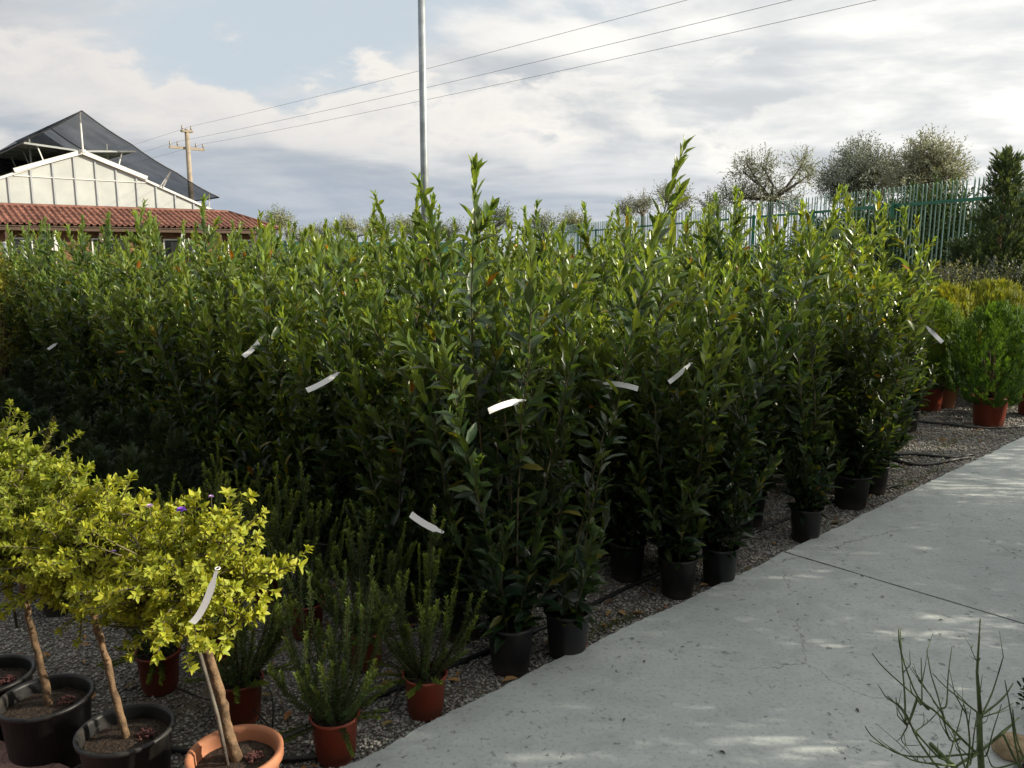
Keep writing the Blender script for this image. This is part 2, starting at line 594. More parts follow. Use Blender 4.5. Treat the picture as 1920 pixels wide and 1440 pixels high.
def leaf_arrays(T, P, D, N, L, W, col):
    tv, tf = T
    P = np.asarray(P, float); D = unit(np.asarray(D, float)); N = np.asarray(N, float)
    N = unit(N - D * (N * D).sum(1, keepdims=True))
    S = np.cross(N, D)
    L = np.asarray(L, float)[:, None, None]; W = np.asarray(W, float)[:, None, None]
    V = P[:, None] + D[:, None] * (tv[None, :, 0:1] * L) + S[:, None] * (tv[None, :, 1:2] * W) + N[:, None] * (tv[None, :, 2:3] * L)
    k, nl = len(tv), len(P)
    F = tf[None] + (np.arange(nl) * k)[:, None, None]
    C = np.repeat(np.asarray(col, float), k, axis=0)
    return V.reshape(-1, 3), F.reshape(-1, 3), C


class Leaves:
    """collects leaves as arrays"""
    def __init__(self):
        self.P = []; self.D = []; self.N = []; self.L = []; self.W = []; self.C = []

    def add(self, p, d, n, l, w_, c):
        self.P.append(p); self.D.append(d); self.N.append(n); self.L.append(l); self.W.append(w_); self.C.append(c)

    def arr(self, idx=None):
        a = [np.array(x, float) for x in (self.P, self.D, self.N, self.L, self.W, self.C)]
        return a if idx is None else [x[idx] for x in a]

    def mesh(self, name, T, idx=None):
        V, F, C = leaf_arrays(T, *self.arr(idx))
        return tri_mesh(name, V, F, C)


def lerp3(a, b, t):
    return tuple(a[i] + (b[i] - a[i]) * t for i in range(3))


def jit(c, s=0.25):
    k = random.uniform(1 - s, 1 + s)
    return (c[0] * k * random.uniform(0.9, 1.1), c[1] * k, c[2] * k * random.uniform(0.85, 1.15))


# ------------------------------------------------------------------ the setting: ground, path, gravel, paving
def build_setting():
    g = MB()
    R = 900
    rings = [0, 6, 14, 30, 80, 250, R]
    pts = 48
    for r in rings[1:]:
        for k in range(pts):
            a = 2 * PI * k / pts
            g.v.append((r * math.cos(a), r * math.sin(a) + 4, GZ))
    g.v.append((0, 4, GZ)); c = len(g.v) - 1
    for k in range(pts):
        g.f.append((c, k, (k + 1) % pts))
        for j in range(len(rings) - 2):
            a = j * pts + k; b = j * pts + (k + 1) % pts
            g.f.append((a, a + pts, b + pts, b))
    structure(obj('ground', g, 'ground'))

    # concrete path: slabs with a worn, slightly wandering edge
    path = structure(empty('path', EN(0, -0.7, 0)))
    base = Vector(path.location)
    rnd = random.Random(5)
    for e0, e1 in ((-0.36, 2.812), (2.828, 7.6), (7.612, 12.6)):
        m = MB()
        n = int((e1 - e0) / 0.03)
        wn = 0.0
        left = []
        for k in range(n + 1):
            e = e0 + (e1 - e0) * k / n
            wn += rnd.uniform(-0.006, 0.006); wn *= 0.85
            if rnd.random() < .03: wn -= rnd.uniform(.005, .014)
            left.append((e, wn + rnd.uniform(-0.003, 0.003) + 0.008 * math.sin(e * 1.7)))
        right = [(e, -1.47 + 0.01 * math.sin(e * 2.3)) for e, _ in left]
        top = []
        for (e, nl), (_, nr) in zip(left, right):
            je = rnd.uniform(-0.004, 0.004) if abs(e - 2.82) < 0.02 else 0
            cols = [EN(e, nl, -0.06), EN(e, nl - 0.003, -0.007), EN(e, nl - 0.010, 0.0)]
            for q in range(1, 12):
                t = q / 12
                jj = rnd.uniform(-0.003, 0.004) if abs(e - 2.82) < 0.012 else 0
                cols.append(EN(e + jj, nl + (nr - nl) * t, 0.0))
            cols += [EN(e, nr, 0.0), EN(e, nr, -0.06)]
            top.append([tuple(q - base) for q in cols])
        w_ = len(top[0])
        for r_ in top: m.v += r_
        for k in range(n):
            for j in range(w_ - 1):
                a = k * w_ + j
                m.f.append((a, a + 1, a + 1 + w_, a + w_))
        # end faces
        for k in (0, n):
            i = len(m.v)
            for j in range(1, w_ - 1):
                x, y, z = top[k][j]
                m.v += [(x, y, z), (x, y, -0.06)]
            for j in range(w_ - 3):
                a = i + 2 * j
                m.f.append((a, a + 1, a + 3, a + 2))
        obj('slab', m, 'concrete', path)

    # loose gravel as real stones in the near beds
    oc = np.array([(1, 0, 0), (-1, 0, 0), (0, 1, 0), (0, -1, 0), (0, 0, 1), (0, 0, -1)], float)
    of = np.array([(0, 2, 4), (2, 1, 4), (1, 3, 4), (3, 0, 4), (2, 0, 5), (1, 2, 5), (3, 1, 5), (0, 3, 5)])
    def stones(ns, e_rng, n_rng, s_rng):
        e = RNG.uniform(*e_rng, ns); n = n_rng[0] + (n_rng[1] - n_rng[0]) * RNG.uniform(0, 1, ns) ** 1.5
        P = np.stack([-0.586 + EX * e - EY * n, 2.346 + EY * e + EX * n, np.full(ns, GZ)], 1)
        keep = ((n > 0.012) | (e < -0.4)) & (P[:, 1] > 1.9)
        P = P[keep]; k = len(P)
        s = RNG.uniform(*s_rng, (k, 1, 1)) * RNG.uniform(0.6, 1.3, (k, 1, 3))
        s[:, :, 2] *= 0.65
        V = oc[None] * s * RNG.uniform(0.7, 1.2, (k, 6, 1))
        a = RNG.uniform(0, 2 * PI, k); ca, sa = np.cos(a)[:, None], np.sin(a)[:, None]
        X = V[:, :, 0] * ca - V[:, :, 1] * sa; Y = V[:, :, 0] * sa + V[:, :, 1] * ca
        V = np.stack([X, Y, V[:, :, 2]], 2) + P[:, None] + np.array([0, 0, 0.003])
        F = of[None] + (np.arange(k) * 6)[:, None, None]
        b = RNG.uniform(0.12, 0.42, (k, 1)) ** 1.0
        c = b * np.array([1.0, 0.96, 0.88]) * RNG.uniform(0.92, 1.08, (k, 3))
        return V.reshape(-1, 3), F.reshape(-1, 3), np.repeat(c, 6, 0)
    Vs, Fs, Cs = [], [], []
    off = 0
    for args in ((42000, (-2.2, 3.2), (0.0, 2.2), (0.004, 0.011)), (26000, (2.8, 9.0), (0.0, 1.8), (0.006, 0.014))):
        V, F, C_ = stones(*args)
        Vs.append(V); Fs.append(F + off); Cs.append(C_); off += len(V)
    o = obj('gravel', tri_mesh('gravel', np.concatenate(Vs), np.concatenate(Fs), np.concatenate(Cs), False), 'stone')
    stuff(o, 'loose pale grey gravel lying between the pots beside the concrete path', 'gravel')

    # dry leaves and flecks on gravel and path
    lv = Leaves()
    for k in range(700):
        e = random.uniform(-1.5, 7.5); n = random.uniform(0.0, 1.6) if k > 80 else random.uniform(-1.4, 0.0)
        q = EN(e, n, (0.004 if n < -0.02 else GZ + 0.012))
        if q.y < 1.9: continue
        a = random.uniform(0, 2 * PI)
        path_bit = n < 0
        l = random.uniform(0.012, 0.03) if path_bit else random.uniform(0.025, 0.07)
        c = random.choice([(0.22, 0.11, 0.04), (0.30, 0.17, 0.07), (0.12, 0.07, 0.04), (0.16, 0.12, 0.05)])
        if path_bit: c = (0.07, 0.065, 0.05)
        lv.add(q, (math.cos(a), math.sin(a), random.uniform(0, 0.25)), (random.uniform(-.3, .3), random.uniform(-.3, .3), 1), l, l * 0.4, jit(c, 0.3))
    stuff(obj('leaf_litter', lv.mesh('leaf_litter', T_LIME), 'litter'), 'dry brown fallen leaves scattered over gravel and path edge', 'leaf litter')

    # low weeds along the path edge
    gr = Leaves()
    for (e, n, cnt, sp) in ((1.45, 0.07, 140, 0.10), (1.62, 0.06, 80, 0.07), (4.75, 0.10, 160, 0.13), (5.3, 0.10, 90, 0.12), (3.4, 0.1, 60, 0.08), (6.4, 0.35, 120, 0.2), (-0.55, 0.25, 60, 0.06)):
        for k in range(cnt):
            q = EN(e + random.gauss(0, sp), n + abs(random.gauss(0, 0.035)), GZ)
            a = random.uniform(0, 2 * PI)
            gr.add(q, (math.cos(a) * 0.7, math.sin(a) * 0.7, random.uniform(0.3, 1)), (0, 0.2, 1), random.uniform(0.015, 0.04), 0.006, jit((0.10, 0.12, 0.03), 0.35))
    stuff(obj('weeds', gr.mesh('weeds', T_BLADE), 'soft'), 'small green weeds sprouting along the concrete edge', 'weeds')

    # paved corner by the yellow standards
    a0 = on_ground(0, 1390); a1 = on_ground(120, 1440)
    d = (a1 - a0); d.z = 0; d.normalize()
    s = Vector((d.y, -d.x, 0))
    if s.y > 0: s = -s
    pv = structure(empty('paving', a0))
    bm_ = {}
    rnd = random.Random(3)
    for i in range(-9, 14):
        for j in range(0, 9):
            c = d * (i * 0.205 + (0.1 if j % 2 else 0)) + s * (0.052 + j * 0.105)
            wpos = a0 + c
            e = EX * (wpos.x + 0.586) + EY * (wpos.y - 2.346)
            n = -EY * (wpos.x + 0.586) + EX * (wpos.y - 2.346)
            if e > -0.52 and n > -1.65: continue
            key = rnd.randrange(4)
            if key not in bm_:
                b = MB()
                L, W_ = 0.1005, 0.0505
                z1 = 0.012 + 0.002 * key
                ch = 0.006
                lo = [(-L, -W_), (L, -W_), (L, W_), (-L, W_)]
                i0 = len(b.v)
                b.v += [(x, y, -0.05) for x, y in lo] + [(x, y, z1 - ch) for x, y in lo] + [(x * (1 - ch / L), y * (1 - ch / W_), z1) for x, y in lo]
                for k in range(4):
                    l = (k + 1) % 4
                    b.f += [(k, l, l + 4, k + 4), (k + 4, l + 4, l + 8, k + 8)]
                b.f.append((8, 9, 10, 11))
                me = b.mesh('paver'); me.materials.append(M['paver']); bm_[key] = me
            o = obj('paver', bm_[key], None, pv)
            o.location = c
            o.rotation_euler = (rnd.uniform(-.01, .01), rnd.uniform(-.01, .01), math.atan2(d.y, d.x))


# ------------------------------------------------------------------ pots
def pot_mesh(name, r, h, rim=0.008, taper=0.8, thick=0.005, mat='pot', seg=28, clay=False):
    rb = r * taper
    lip = h * (0.16 if clay else 0.07)
    prof = [(0.0, 0.004), (rb * 0.93, 0.004), (rb * 0.97, 0.0), (rb, 0.006)]
    if not clay:
        prof += [(rb + (r - rb) * 0.12, h * 0.12), (rb + (r - rb) * 0.125 + 0.002, h * 0.13)]
    prof += [(rb + (r - rb) * 0.9, h - lip), (r + rim * 0.2, h - lip + 0.001), (r + rim, h - lip * 0.85), (r + rim, h - 0.004), (r + rim * 0.5, h),
             (r - thick * 0.4, h - 0.002), (r - thick, h - 0.012), (rb + (r - rb) * 0.7 - thick, h * 0.55)]
    m = MB().lathe(prof, seg, (0, 0, 0), 0.012)
    me = m.mesh(name, True)
    me.materials.append(M[mat])
    return me


def soil_mesh(name, r, z):
    m = MB()
    rings = [(0.0, 0.012), (0.3, 0.010), (0.6, 0.006), (0.85, 0.0), (1.0, -0.003)]
    for q, (f, dz_) in enumerate(rings):
        for j in range(16):
            a = 2 * PI * j / 16
            m.v.append((r * f * math.cos(a), r * f * math.sin(a), z + dz_ + random.uniform(-0.004, 0.004) * (f > 0)))
    for q in range(4):
        for j in range(16):
            a = q * 16 + j; b = q * 16 + (j + 1) % 16
            m.f.append((a, b, b + 16, a + 16))
    me = m.mesh(name, True)
    me.materials.append(M['soil'])
    return me


# ------------------------------------------------------------------ laurels
DARKG = (0.011, 0.027, 0.016)  # old leaves, darkened further to stand in for shade in the lower mass
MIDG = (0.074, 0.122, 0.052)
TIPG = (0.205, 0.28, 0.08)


def laurel_variant(H, nst, spread):
    stems = MB(); lv = Leaves()

    def shoot(p0, d0, length, r0, leaf0, step, fresh_lit, bend):
        n = max(4, int(length / 0.09))
        p = Vector(p0); d = Vector(d0).normalized()
        pts = [p.copy()]
        for k in range(n):
            d = (d + Vector((random.gauss(0, 0.05), random.gauss(0, 0.05), bend))).normalized()
            p = p + d * (length / n)
            pts.append(p.copy())
        stems.tube(pts, [r0 * (1 - 0.7 * k / n) for k in range(n + 1)], 5)
        s = leaf0
        phi = random.uniform(0, 2 * PI)
        while s < length:
            f = s / length
            i = min(int(f * n), n - 1); q = pts[i].lerp(pts[i + 1], f * n - i)
            ax = (pts[i + 1] - pts[i]).normalized()
            phi += 2.4 + random.gauss(0, 0.35)
            ref = ax.orthogonal().normalized()
            outw = Quaternion(ax, phi) @ ref
            near_tip = max(0, (s - (length - 0.30)) / 0.30)
            el = rad(random.gauss(22, 18) + 38 * f + 22 * near_tip)
            el = min(el, rad(78))
            D = outw * math.cos(el) + ax * math.sin(el)
            N = ax * math.cos(el) - outw * math.sin(el)
            N = N + Vector((random.gauss(0, .25), random.gauss(0, .25), random.gauss(0, .25)))
            l = random.uniform(0.078, 0.118) * (1 - 0.33 * near_tip)
            wd = l * random.uniform(0.32, 0.40)
            fresh = min(1, max(0, near_tip * 0.9 + random.gauss(0.05, 0.18))) * fresh_lit
            c = lerp3(lerp3(DARKG, MIDG, min(1, max(0, random.gauss(0.06 + 1.0 * f * f * fresh_lit, 0.22)))), TIPG, fresh)  # leaf age plus painted shade: dark low on the shoot, sunlit tone on top
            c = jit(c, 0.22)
            if random.random() < 0.0015: c = (0.32, 0.13, 0.03)
            if random.random() < 0.03: c = jit((0.17, 0.16, 0.03), 0.2)
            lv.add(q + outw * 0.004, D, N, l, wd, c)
            s += step * random.uniform(0.65, 1.35) * (1 - 0.35 * near_tip)
        # terminal bud leaves
        for k in range(3):
            an = random.uniform(0, 2 * PI)
            D = d + Vector((math.cos(an), math.sin(an), 0)) * random.uniform(0.15, 0.4)
            lv.add(pts[-1], D, Vector((math.cos(an), math.sin(an), 0.3)) * -1 + Vector((0, 0, .6)), random.uniform(0.045, 0.07), 0.018, jit(lerp3(MIDG, TIPG, fresh_lit), 0.2))
        return pts

    for k in range(nst):
        a = 2 * PI * k / nst + random.uniform(-0.4, 0.4)
        r = random.uniform(0.01, 0.055)
        hh = H * (random.uniform(0.70, 0.92) if k else random.uniform(1.0, 1.09))
        d0 = Vector((math.cos(a) * spread * random.uniform(0.3, 1), math.sin(a) * spread * random.uniform(0.3, 1), 1))
        pts = shoot((math.cos(a) * r, math.sin(a) * r, 0.15), d0, hh - 0.15, 0.0055, random.uniform(0.02, 0.12), 0.0245, 1.0, 0.012)
        for j in range(random.randint(7, 10)):
            i = random.randint(1, len(pts) - 3)
            a2 = random.uniform(0, 2 * PI)
            ln = random.uniform(0.08, 0.22)
            shoot(pts[i], (math.cos(a2) * 0.8, math.sin(a2) * 0.8, random.uniform(0.5, 1.1)), ln, 0.003, 0.03, 0.024, min(1, 0.04 + 0.95 * (i / len(pts)) ** 1.8), 0.08)  # lower side shoots coloured darker, shade painted into the leaves
    for k in range(9):
        a = random.uniform(0, 2 * PI)
        shoot((math.cos(a) * .03, math.sin(a) * .03, 0.16), (math.cos(a) * .45, math.sin(a) * .45, 1), random.uniform(0.2, 0.6), 0.0035, 0.02, 0.024, 0.15, 0.03)
    return stems, lv


LEAF_PTS = []          # where the laurel leaves spring from, so that tags can be tied there


def build_laurels():
    pot = pot_mesh('pot', 0.092, 0.205)
    soil = soil_mesh('soil', 0.086, 0.178)
    var = []
    for k in range(12):
        H = (1.66, 1.92, 1.62, 1.76, 1.98, 1.66, 1.84, 1.7, 1.95, 1.75, 1.66, 1.82)[k]
        st, lv = laurel_variant(H, random.randint(6, 8), random.uniform(0.035, 0.07))
        sm = st.mesh('stem', True); sm.materials.append(M['stem'])
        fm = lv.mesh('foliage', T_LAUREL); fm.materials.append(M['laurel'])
        var.append((sm, fm, lv))
    # single leaves for the plants that stand at the path edge
    leafm = []
    tv, tf = T_LAUREL
    for q in range(8):
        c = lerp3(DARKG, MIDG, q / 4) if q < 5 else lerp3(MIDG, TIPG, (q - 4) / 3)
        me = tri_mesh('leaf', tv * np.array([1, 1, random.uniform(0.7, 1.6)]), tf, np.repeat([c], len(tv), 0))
        me.materials.append(M['laurel'])
        leafm.append((c, me))

    rows = {0.89: (0.12, 10.0), 1.15: (0.05, 10.0), 1.99: (0.10, 9.7), 2.26: (0.04, 9.7), 2.95: (0.36, 8.6), 3.17: (0.05, 8.6),
            3.98: (0.16, 7.6), 4.42: (0.20, 7.4), 5.3: (0.75, 6.0), 5.58: (0.7, 5.8), 6.35: (0.9, 4.6), 6.62: (0.85, 4.4)}
    front = {0.89: 'dense potted laurel at the bed corner beside the red-potted needle shrubs',
             1.15: 'second laurel along the path edge from the red-potted needle shrubs',
             1.99: 'laurel in black pot, near one of the pair before the path joint',
             2.26: 'laurel at path edge with fresh green sprouts over its black pot',
             2.95: 'laurel whose black pot is set back behind another pot by the path joint',
             3.17: 'laurel with black pot touching the concrete just past the path joint',
             3.98: 'sunlit laurel in a wide black pot on mossy gravel edge',
             4.42: 'sunlit laurel at the far end of the path-edge row before the bare gravel'}
    sep_n = {0.89: 240, 1.15: 240, 1.99: 110, 2.26: 130, 3.17: 80}
    count = 0
    rnd = random.Random(21)
    for e, (n0, n1) in rows.items():
        n = n0
        first = True
        while n < n1:
            je, jn = (0, 0) if first else (rnd.uniform(-0.04, 0.04), rnd.uniform(-0.04, 0.04))
            pos = EN(e + je, n + jn, GZ + 0.004)
            k = rnd.randrange(12)
            if e == 1.15 and 0.6 < n < 0.8: k = 4
            if first: k = {0.89: 8, 1.15: 4, 1.99: 3, 2.26: 7, 2.95: 0, 3.17: 9, 3.98: 6, 4.42: 8}.get(e, k)
            sm, fm, lv = var[k]
            if not first and n < 2.4 and not (e == 1.15 and 0.6 < n < 0.8) and e < 2.4 and k in (1, 4, 8): k = rnd.choice((0, 3, 7, 9))
            sm, fm, lv = var[k]
            zs = rnd.uniform(0.89, 1.03)
            if first and e < 1.5: zs = 1.0
            xs = 1.0
            if e > 3.5: zs *= 1.05; xs = 1.16
            lab = front.get(e) if first else None
            if not lab:
                lab = ('tall laurel in the outer row whose shaded face looks onto the plumed shrubs' if e < 1 else
                       'tall laurel at the far end of its row, next to the golden shrubs' if n > n1 - 0.6 else
                       'tall laurel inside the dense block, in the double rows before the path joint' if e < 2.5 else
                       'tall laurel inside the dense block, in the double rows past the path joint' if e < 5 else
                       'tall laurel in the last short rows of the block, beside the arborvitae')
            root = empty('potted_laurel', pos, rnd.uniform(0, 2 * PI), lab, 'potted shrub',
                         'laurels in black pots')
            po = obj('pot', pot, None, root)
            if first and e == 3.98: po.scale = (1.25, 1.25, 1.12)
            obj('soil', soil, None, root)
            so_ = obj('stem', sm, None, root); so_.scale.z = zs
            if first and e in sep_n:
                nl = len(lv.P)
                ids = list(range(nl)); rnd.shuffle(ids)
                own = ids[:sep_n[e]]; rest = np.array(sorted(ids[sep_n[e]:]))
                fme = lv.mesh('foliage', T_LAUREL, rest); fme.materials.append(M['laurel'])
                fo = obj('foliage', fme, None, root); fo['kind'] = 'stuff'; fo.scale.z = zs
                P, D, N, L, W_, C_ = lv.arr(np.array(own))
                D = unit(D); N = unit(N - D * (N * D).sum(1, keepdims=True)); S = np.cross(N, D)
                for q in range(len(own)):
                    c = C_[q]
                    me = min(leafm, key=lambda t: abs(t[0][1] - c[1]) + abs(t[0][0] - c[0]))[1]
                    o = obj('leaf', me, None, root)
                    mt = Matrix.Identity(4)
                    for a_ in range(3):
                        mt[a_][0] = D[q][a_] * L[q]; mt[a_][1] = S[q][a_] * W_[q]; mt[a_][2] = N[q][a_] * L[q]; mt[a_][3] = P[q][a_] * (zs if a_ == 2 else 1)
                    o.matrix_local = mt
            else:
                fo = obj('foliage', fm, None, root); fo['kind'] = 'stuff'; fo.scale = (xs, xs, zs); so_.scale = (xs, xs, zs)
            ra = root.rotation_euler.z
            LP = np.array(lv.P, float) * np.array([xs, xs, zs])
            LEAF_PTS.append(np.stack([pos.x + LP[:, 0] * math.cos(ra) - LP[:, 1] * math.sin(ra), pos.y + LP[:, 0] * math.sin(ra) + LP[:, 1] * math.cos(ra), pos.z + LP[:, 2]], 1))
            count += 1
            first = False
            n += 0.335 if e < 5 else 0.36
    print('laurels', count)


# ------------------------------------------------------------------ lime-yellow standards
LIME = (0.39, 0.42, 0.05)
LIMED = (0.22, 0.27, 0.03)


def build_durantas():
    def plant(pos, rim_r, h, crown, R, Rz, trunk_pts, mat, label, ntw, seedv, spikes=(), clay=False, stake=False, flowers=()):
        random.seed(seedv)
        root = empty('standard_shrub', pos, 0, label, 'potted shrub', 'lime-leaved standards beside the paving')
        obj('pot', pot_mesh('pot', rim_r, h, 0.009, 0.82, 0.006 if not clay else 0.012, mat, 36, clay), None, root)
        obj('soil', soil_mesh('soil', rim_r - 0.008, h - 0.045), None, root)
        fz = MB()
        for k in range(60):
            a = random.uniform(0, 2 * PI); r = random.uniform(0, 0.028)
            q = Vector((rim_r * 0.42 + r * math.cos(a), rim_r * 0.1 + r * math.sin(a), h - 0.036 + random.uniform(0, 0.012)))
            s = random.uniform(0.0015, 0.004)
            fz.box(q - Vector((s, s, s)), q + Vector((s, s, s)))
        obj('fertiliser', fz, 'pink', root)
        tr = MB()
        tp = [Vector(t) - Vector(pos) for t in trunk_pts]
        # smooth the trunk a little with knots
        pts = []
        for k in range(len(tp) - 1):
            for j in range(5):
                t = j / 5
                pts.append(tp[k].lerp(tp[k + 1], t) + Vector((random.gauss(0, .002), random.gauss(0, .002), 0)))
        pts.append(tp[-1])
        r0 = 0.017 if clay else 0.012
        tr.tube(pts, [r0 * (1 - 0.25 * k / len(pts)) * random.uniform(0.9, 1.13) for k in range(len(pts))], 9)
        obj('trunk', tr, 'bark', root, True)
        if stake:
            st = MB().tube([tp[0] + Vector((-0.02, -0.03, 0)), tp[0] + Vector((-0.045, -0.02, 0.16)), tp[-1] + Vector((-0.01, -0.02, 0.0))], 0.006, 7)
            obj('stake', st, 'barkgrey', root, True)
        tw = MB(); lv = Leaves()
        head = tp[-1]
        cc = Vector(crown) - Vector(pos)

        def twig(p0, p1, sag, dens, leafsize, green):
            n = 6
            mid = (p0 + p1) / 2 + Vector((random.gauss(0, .03), random.gauss(0, .03), sag))
            pp = []
            for k in range(n + 1):
                t = k / n
                pp.append(p0 * (1 - t) ** 2 + mid * 2 * t * (1 - t) + p1 * t * t)
            tw.tube(pp, [0.0028 * (1 - 0.75 * k / n) + 0.0005 for k in range(n + 1)], 4)
            ln = (p1 - p0).length
            s = ln * random.uniform(0.25, 0.45)
            ph = random.uniform(0, 6)
            while s <= ln:
                f = s / ln; i = min(int(f * n), n - 1)
                q = pp[i].lerp(pp[i + 1], f * n - i); ax = (pp[i + 1] - pp[i]).normalized()
                ph += PI / 2 + random.gauss(0, .3)
                for sgn in (0, PI):
                    o = Quaternion(ax, ph + sgn) @ ax.orthogonal().normalized()
                    el = rad(random.gauss(40, 15))
                    D = o * math.cos(el) + ax * math.sin(el) + Vector((0, 0, 0.15))
                    N = ax * math.cos(el) - o * math.sin(el) + Vector((0, 0, 0.5))
                    l = leafsize * random.uniform(0.65, 1.2)
                    c = jit(lerp3(LIME, LIMED, min(1, max(0, green + random.gauss(0.2, 0.35)))), 0.15)
                    lv.add(q, D, N, l, l * 0.42, c)
                s += dens * random.uniform(0.7, 1.3)
            ax = (pp[-1] - pp[-2]).normalized()
            for k in range(7):
                o = Quaternion(ax, k * 2.4) @ ax.orthogonal().normalized()
                el = rad(random.uniform(10, 70))
                l = leafsize * random.uniform(0.7, 1.15)
                lv.add(pp[-1] - ax * random.uniform(0, .012), o * math.cos(el) + ax * math.sin(el), ax + Vector((0, 0, .4)) - o * 0.3, l, l * 0.5, jit(LIME, 0.15))
            return pp

        for k in range(ntw):
            v = Vector((random.gauss(0, 1), random.gauss(0, 1), random.gauss(0.1, 0.8))).normalized()
            rr = random.uniform(0.35, 1.0) ** 0.6 * random.uniform(0.75, 1.25) * (1 + .18 * math.sin(4 * math.atan2(v.y, v.x) + 3 * v.z))
            p1 = cc + Vector((v.x * R * rr, v.y * R * rr, v.z * Rz * rr))
            st = head.lerp(cc, random.uniform(0.0, 0.9)) + Vector((random.gauss(0, .04), random.gauss(0, .04), random.gauss(0, .03)))
            st = st.lerp(p1, random.uniform(0.1, 0.55))
            twig(st, p1, random.uniform(0, 0.05), 0.012, 0.026, 0.25 if v.z < -0.2 else 0.0)
            # side tip
            if random.random() < 0.6:
                o = Vector((random.gauss(0, 1), random.gauss(0, 1), random.gauss(.2, .6))).normalized()
                twig(p1.lerp(st, 0.4), p1 + o * random.uniform(0.04, 0.1), 0.0, 0.011, 0.021, 0.1)
        for k in range(22):
            a = random.uniform(0, 2 * PI); zz = random.uniform(-.3, .95); rr = random.uniform(1.1, 1.5)
            v = Vector((math.cos(a) * math.sqrt(1 - zz * zz), math.sin(a) * math.sqrt(1 - zz * zz), zz))
            p1 = cc + Vector((v.x * R, v.y * R, v.z * Rz)) * rr
            twig(cc.lerp(p1, .5), p1, 0.01, 0.013, 0.026, 0.0)
        for sp in spikes:
            b = Vector(sp[0]) - Vector(pos); t = Vector(sp[1]) - Vector(pos)
            pp = twig(b, t, 0.0, 0.012, 0.036, 0.0)
            for j in range(5):
                q = pp[random.randint(2, 6)]
                twig(q, q + Vector((random.gauss(0, .03), random.gauss(0, .02), random.uniform(0.01, .03))), 0, 0.012, 0.03, 0.0)
        obj('twigs', tw, 'stem', root, True)['kind'] = 'stuff'
        me = lv.mesh('foliage', T_LIME); me.materials.append(M['duranta'])
        obj('foliage', me, None, root)['kind'] = 'stuff'
        for (fp, mt, sz) in flowers:
            fl = Leaves()
            q = Vector(fp) - Vector(pos)
            for k in range(12):
                an = k * 2 * PI / 6
                fl.add(q, (math.cos(an), math.sin(an), 0.3 + 0.7 * (k > 5)), (-math.cos(an) * .4, -math.sin(an) * .4, 1), sz, sz * 0.8, (1, 1, 1))
            obj('flower', fl.mesh('flower', T_LIME), mt, root)
            base_ = q - Vector((0, 0, 0.07))
            obj('flower_stalk', MB().tube([base_, q], 0.0012, 4), 'stem', root)

    gz = GZ + 0.003
    P3 = on_ground(440, 1405, 0.2); P3.z = gz
    plant(P3, 0.128, 0.235, at(340, 1085, 2.12), 0.225, 0.205, [P3 + Vector((0.005, 0.01, 0.19)), at(432, 1385, 2.16), at(424, 1355, 2.17), at(413, 1300, 2.17), at(392, 1235, 2.17), at(375, 1180, 2.16)], 'terra',
          'lime-leaved standard with crooked trunk in a terracotta pot', 215, 31,
          [(at(432, 1060, 2.15), at(428, 925, 2.15)), (at(340, 1050, 2.2), at(362, 935, 2.2)), (at(440, 1130, 2.1), at(508, 1075, 2.1)), (at(430, 1180, 2.1), at(490, 1150, 2.1))], True, True,
          [(at(340, 958, 2.1), 'purple', 0.016), (at(281, 950, 2.15), 'lilac', 0.011), (at(396, 932, 2.2), 'lilac', 0.009)])
    P2 = on_ground(235, 1362, 0.2); P2.z = gz
    plant(P2, 0.133, 0.235, at(175, 1035, 2.33), 0.25, 0.19, [P2 + Vector((0.0, 0.0, 0.19)), at(222, 1330, 2.27), at(200, 1240, 2.3), at(172, 1140, 2.33), at(168, 1090, 2.33)], 'pot',
          'lime-leaved standard in a black pot right beside the terracotta one', 205, 32,
          [(at(230, 1000, 2.3), at(262, 945, 2.3)), (at(130, 960, 2.3), at(180, 925, 2.3))], False, False, [(at(213, 1035, 2.15), 'lilac', 0.009)])
    P1 = on_ground(85, 1302, 0.2); P1.z = gz
    plant(P1, 0.136, 0.235, at(55, 990, 2.52), 0.27, 0.22, [P1 + Vector((0.01, 0.0, 0.19)), at(82, 1270, 2.46), at(62, 1190, 2.5), at(44, 1110, 2.52), at(44, 1060, 2.52)], 'pot',
          'lime-leaved standard in a black pot standing against the red pavers', 215, 33,
          [(at(90, 900, 2.5), at(152, 888, 2.5)), (at(40, 900, 2.5), at(60, 850, 2.5)), (at(70, 890, 2.5), at(118, 905, 2.5))], False, False, [])
    P0 = on_ground(-24, 1262, 0.2); P0.z = gz
    plant(P0, 0.136, 0.235, at(-45, 925, 2.78), 0.28, 0.24, [P0 + Vector((0.0, 0.0, 0.19)), at(-25, 1230, 2.68), at(-40, 1130, 2.74), at(-45, 1040, 2.78)], 'pot',
          'lime-leaved standard in a black pot, end of the row away from the terracotta pot', 210, 34,
          [(at(-10, 880, 2.75), at(45, 838, 2.75)), (at(-5, 870, 2.75), at(15, 812, 2.75))])


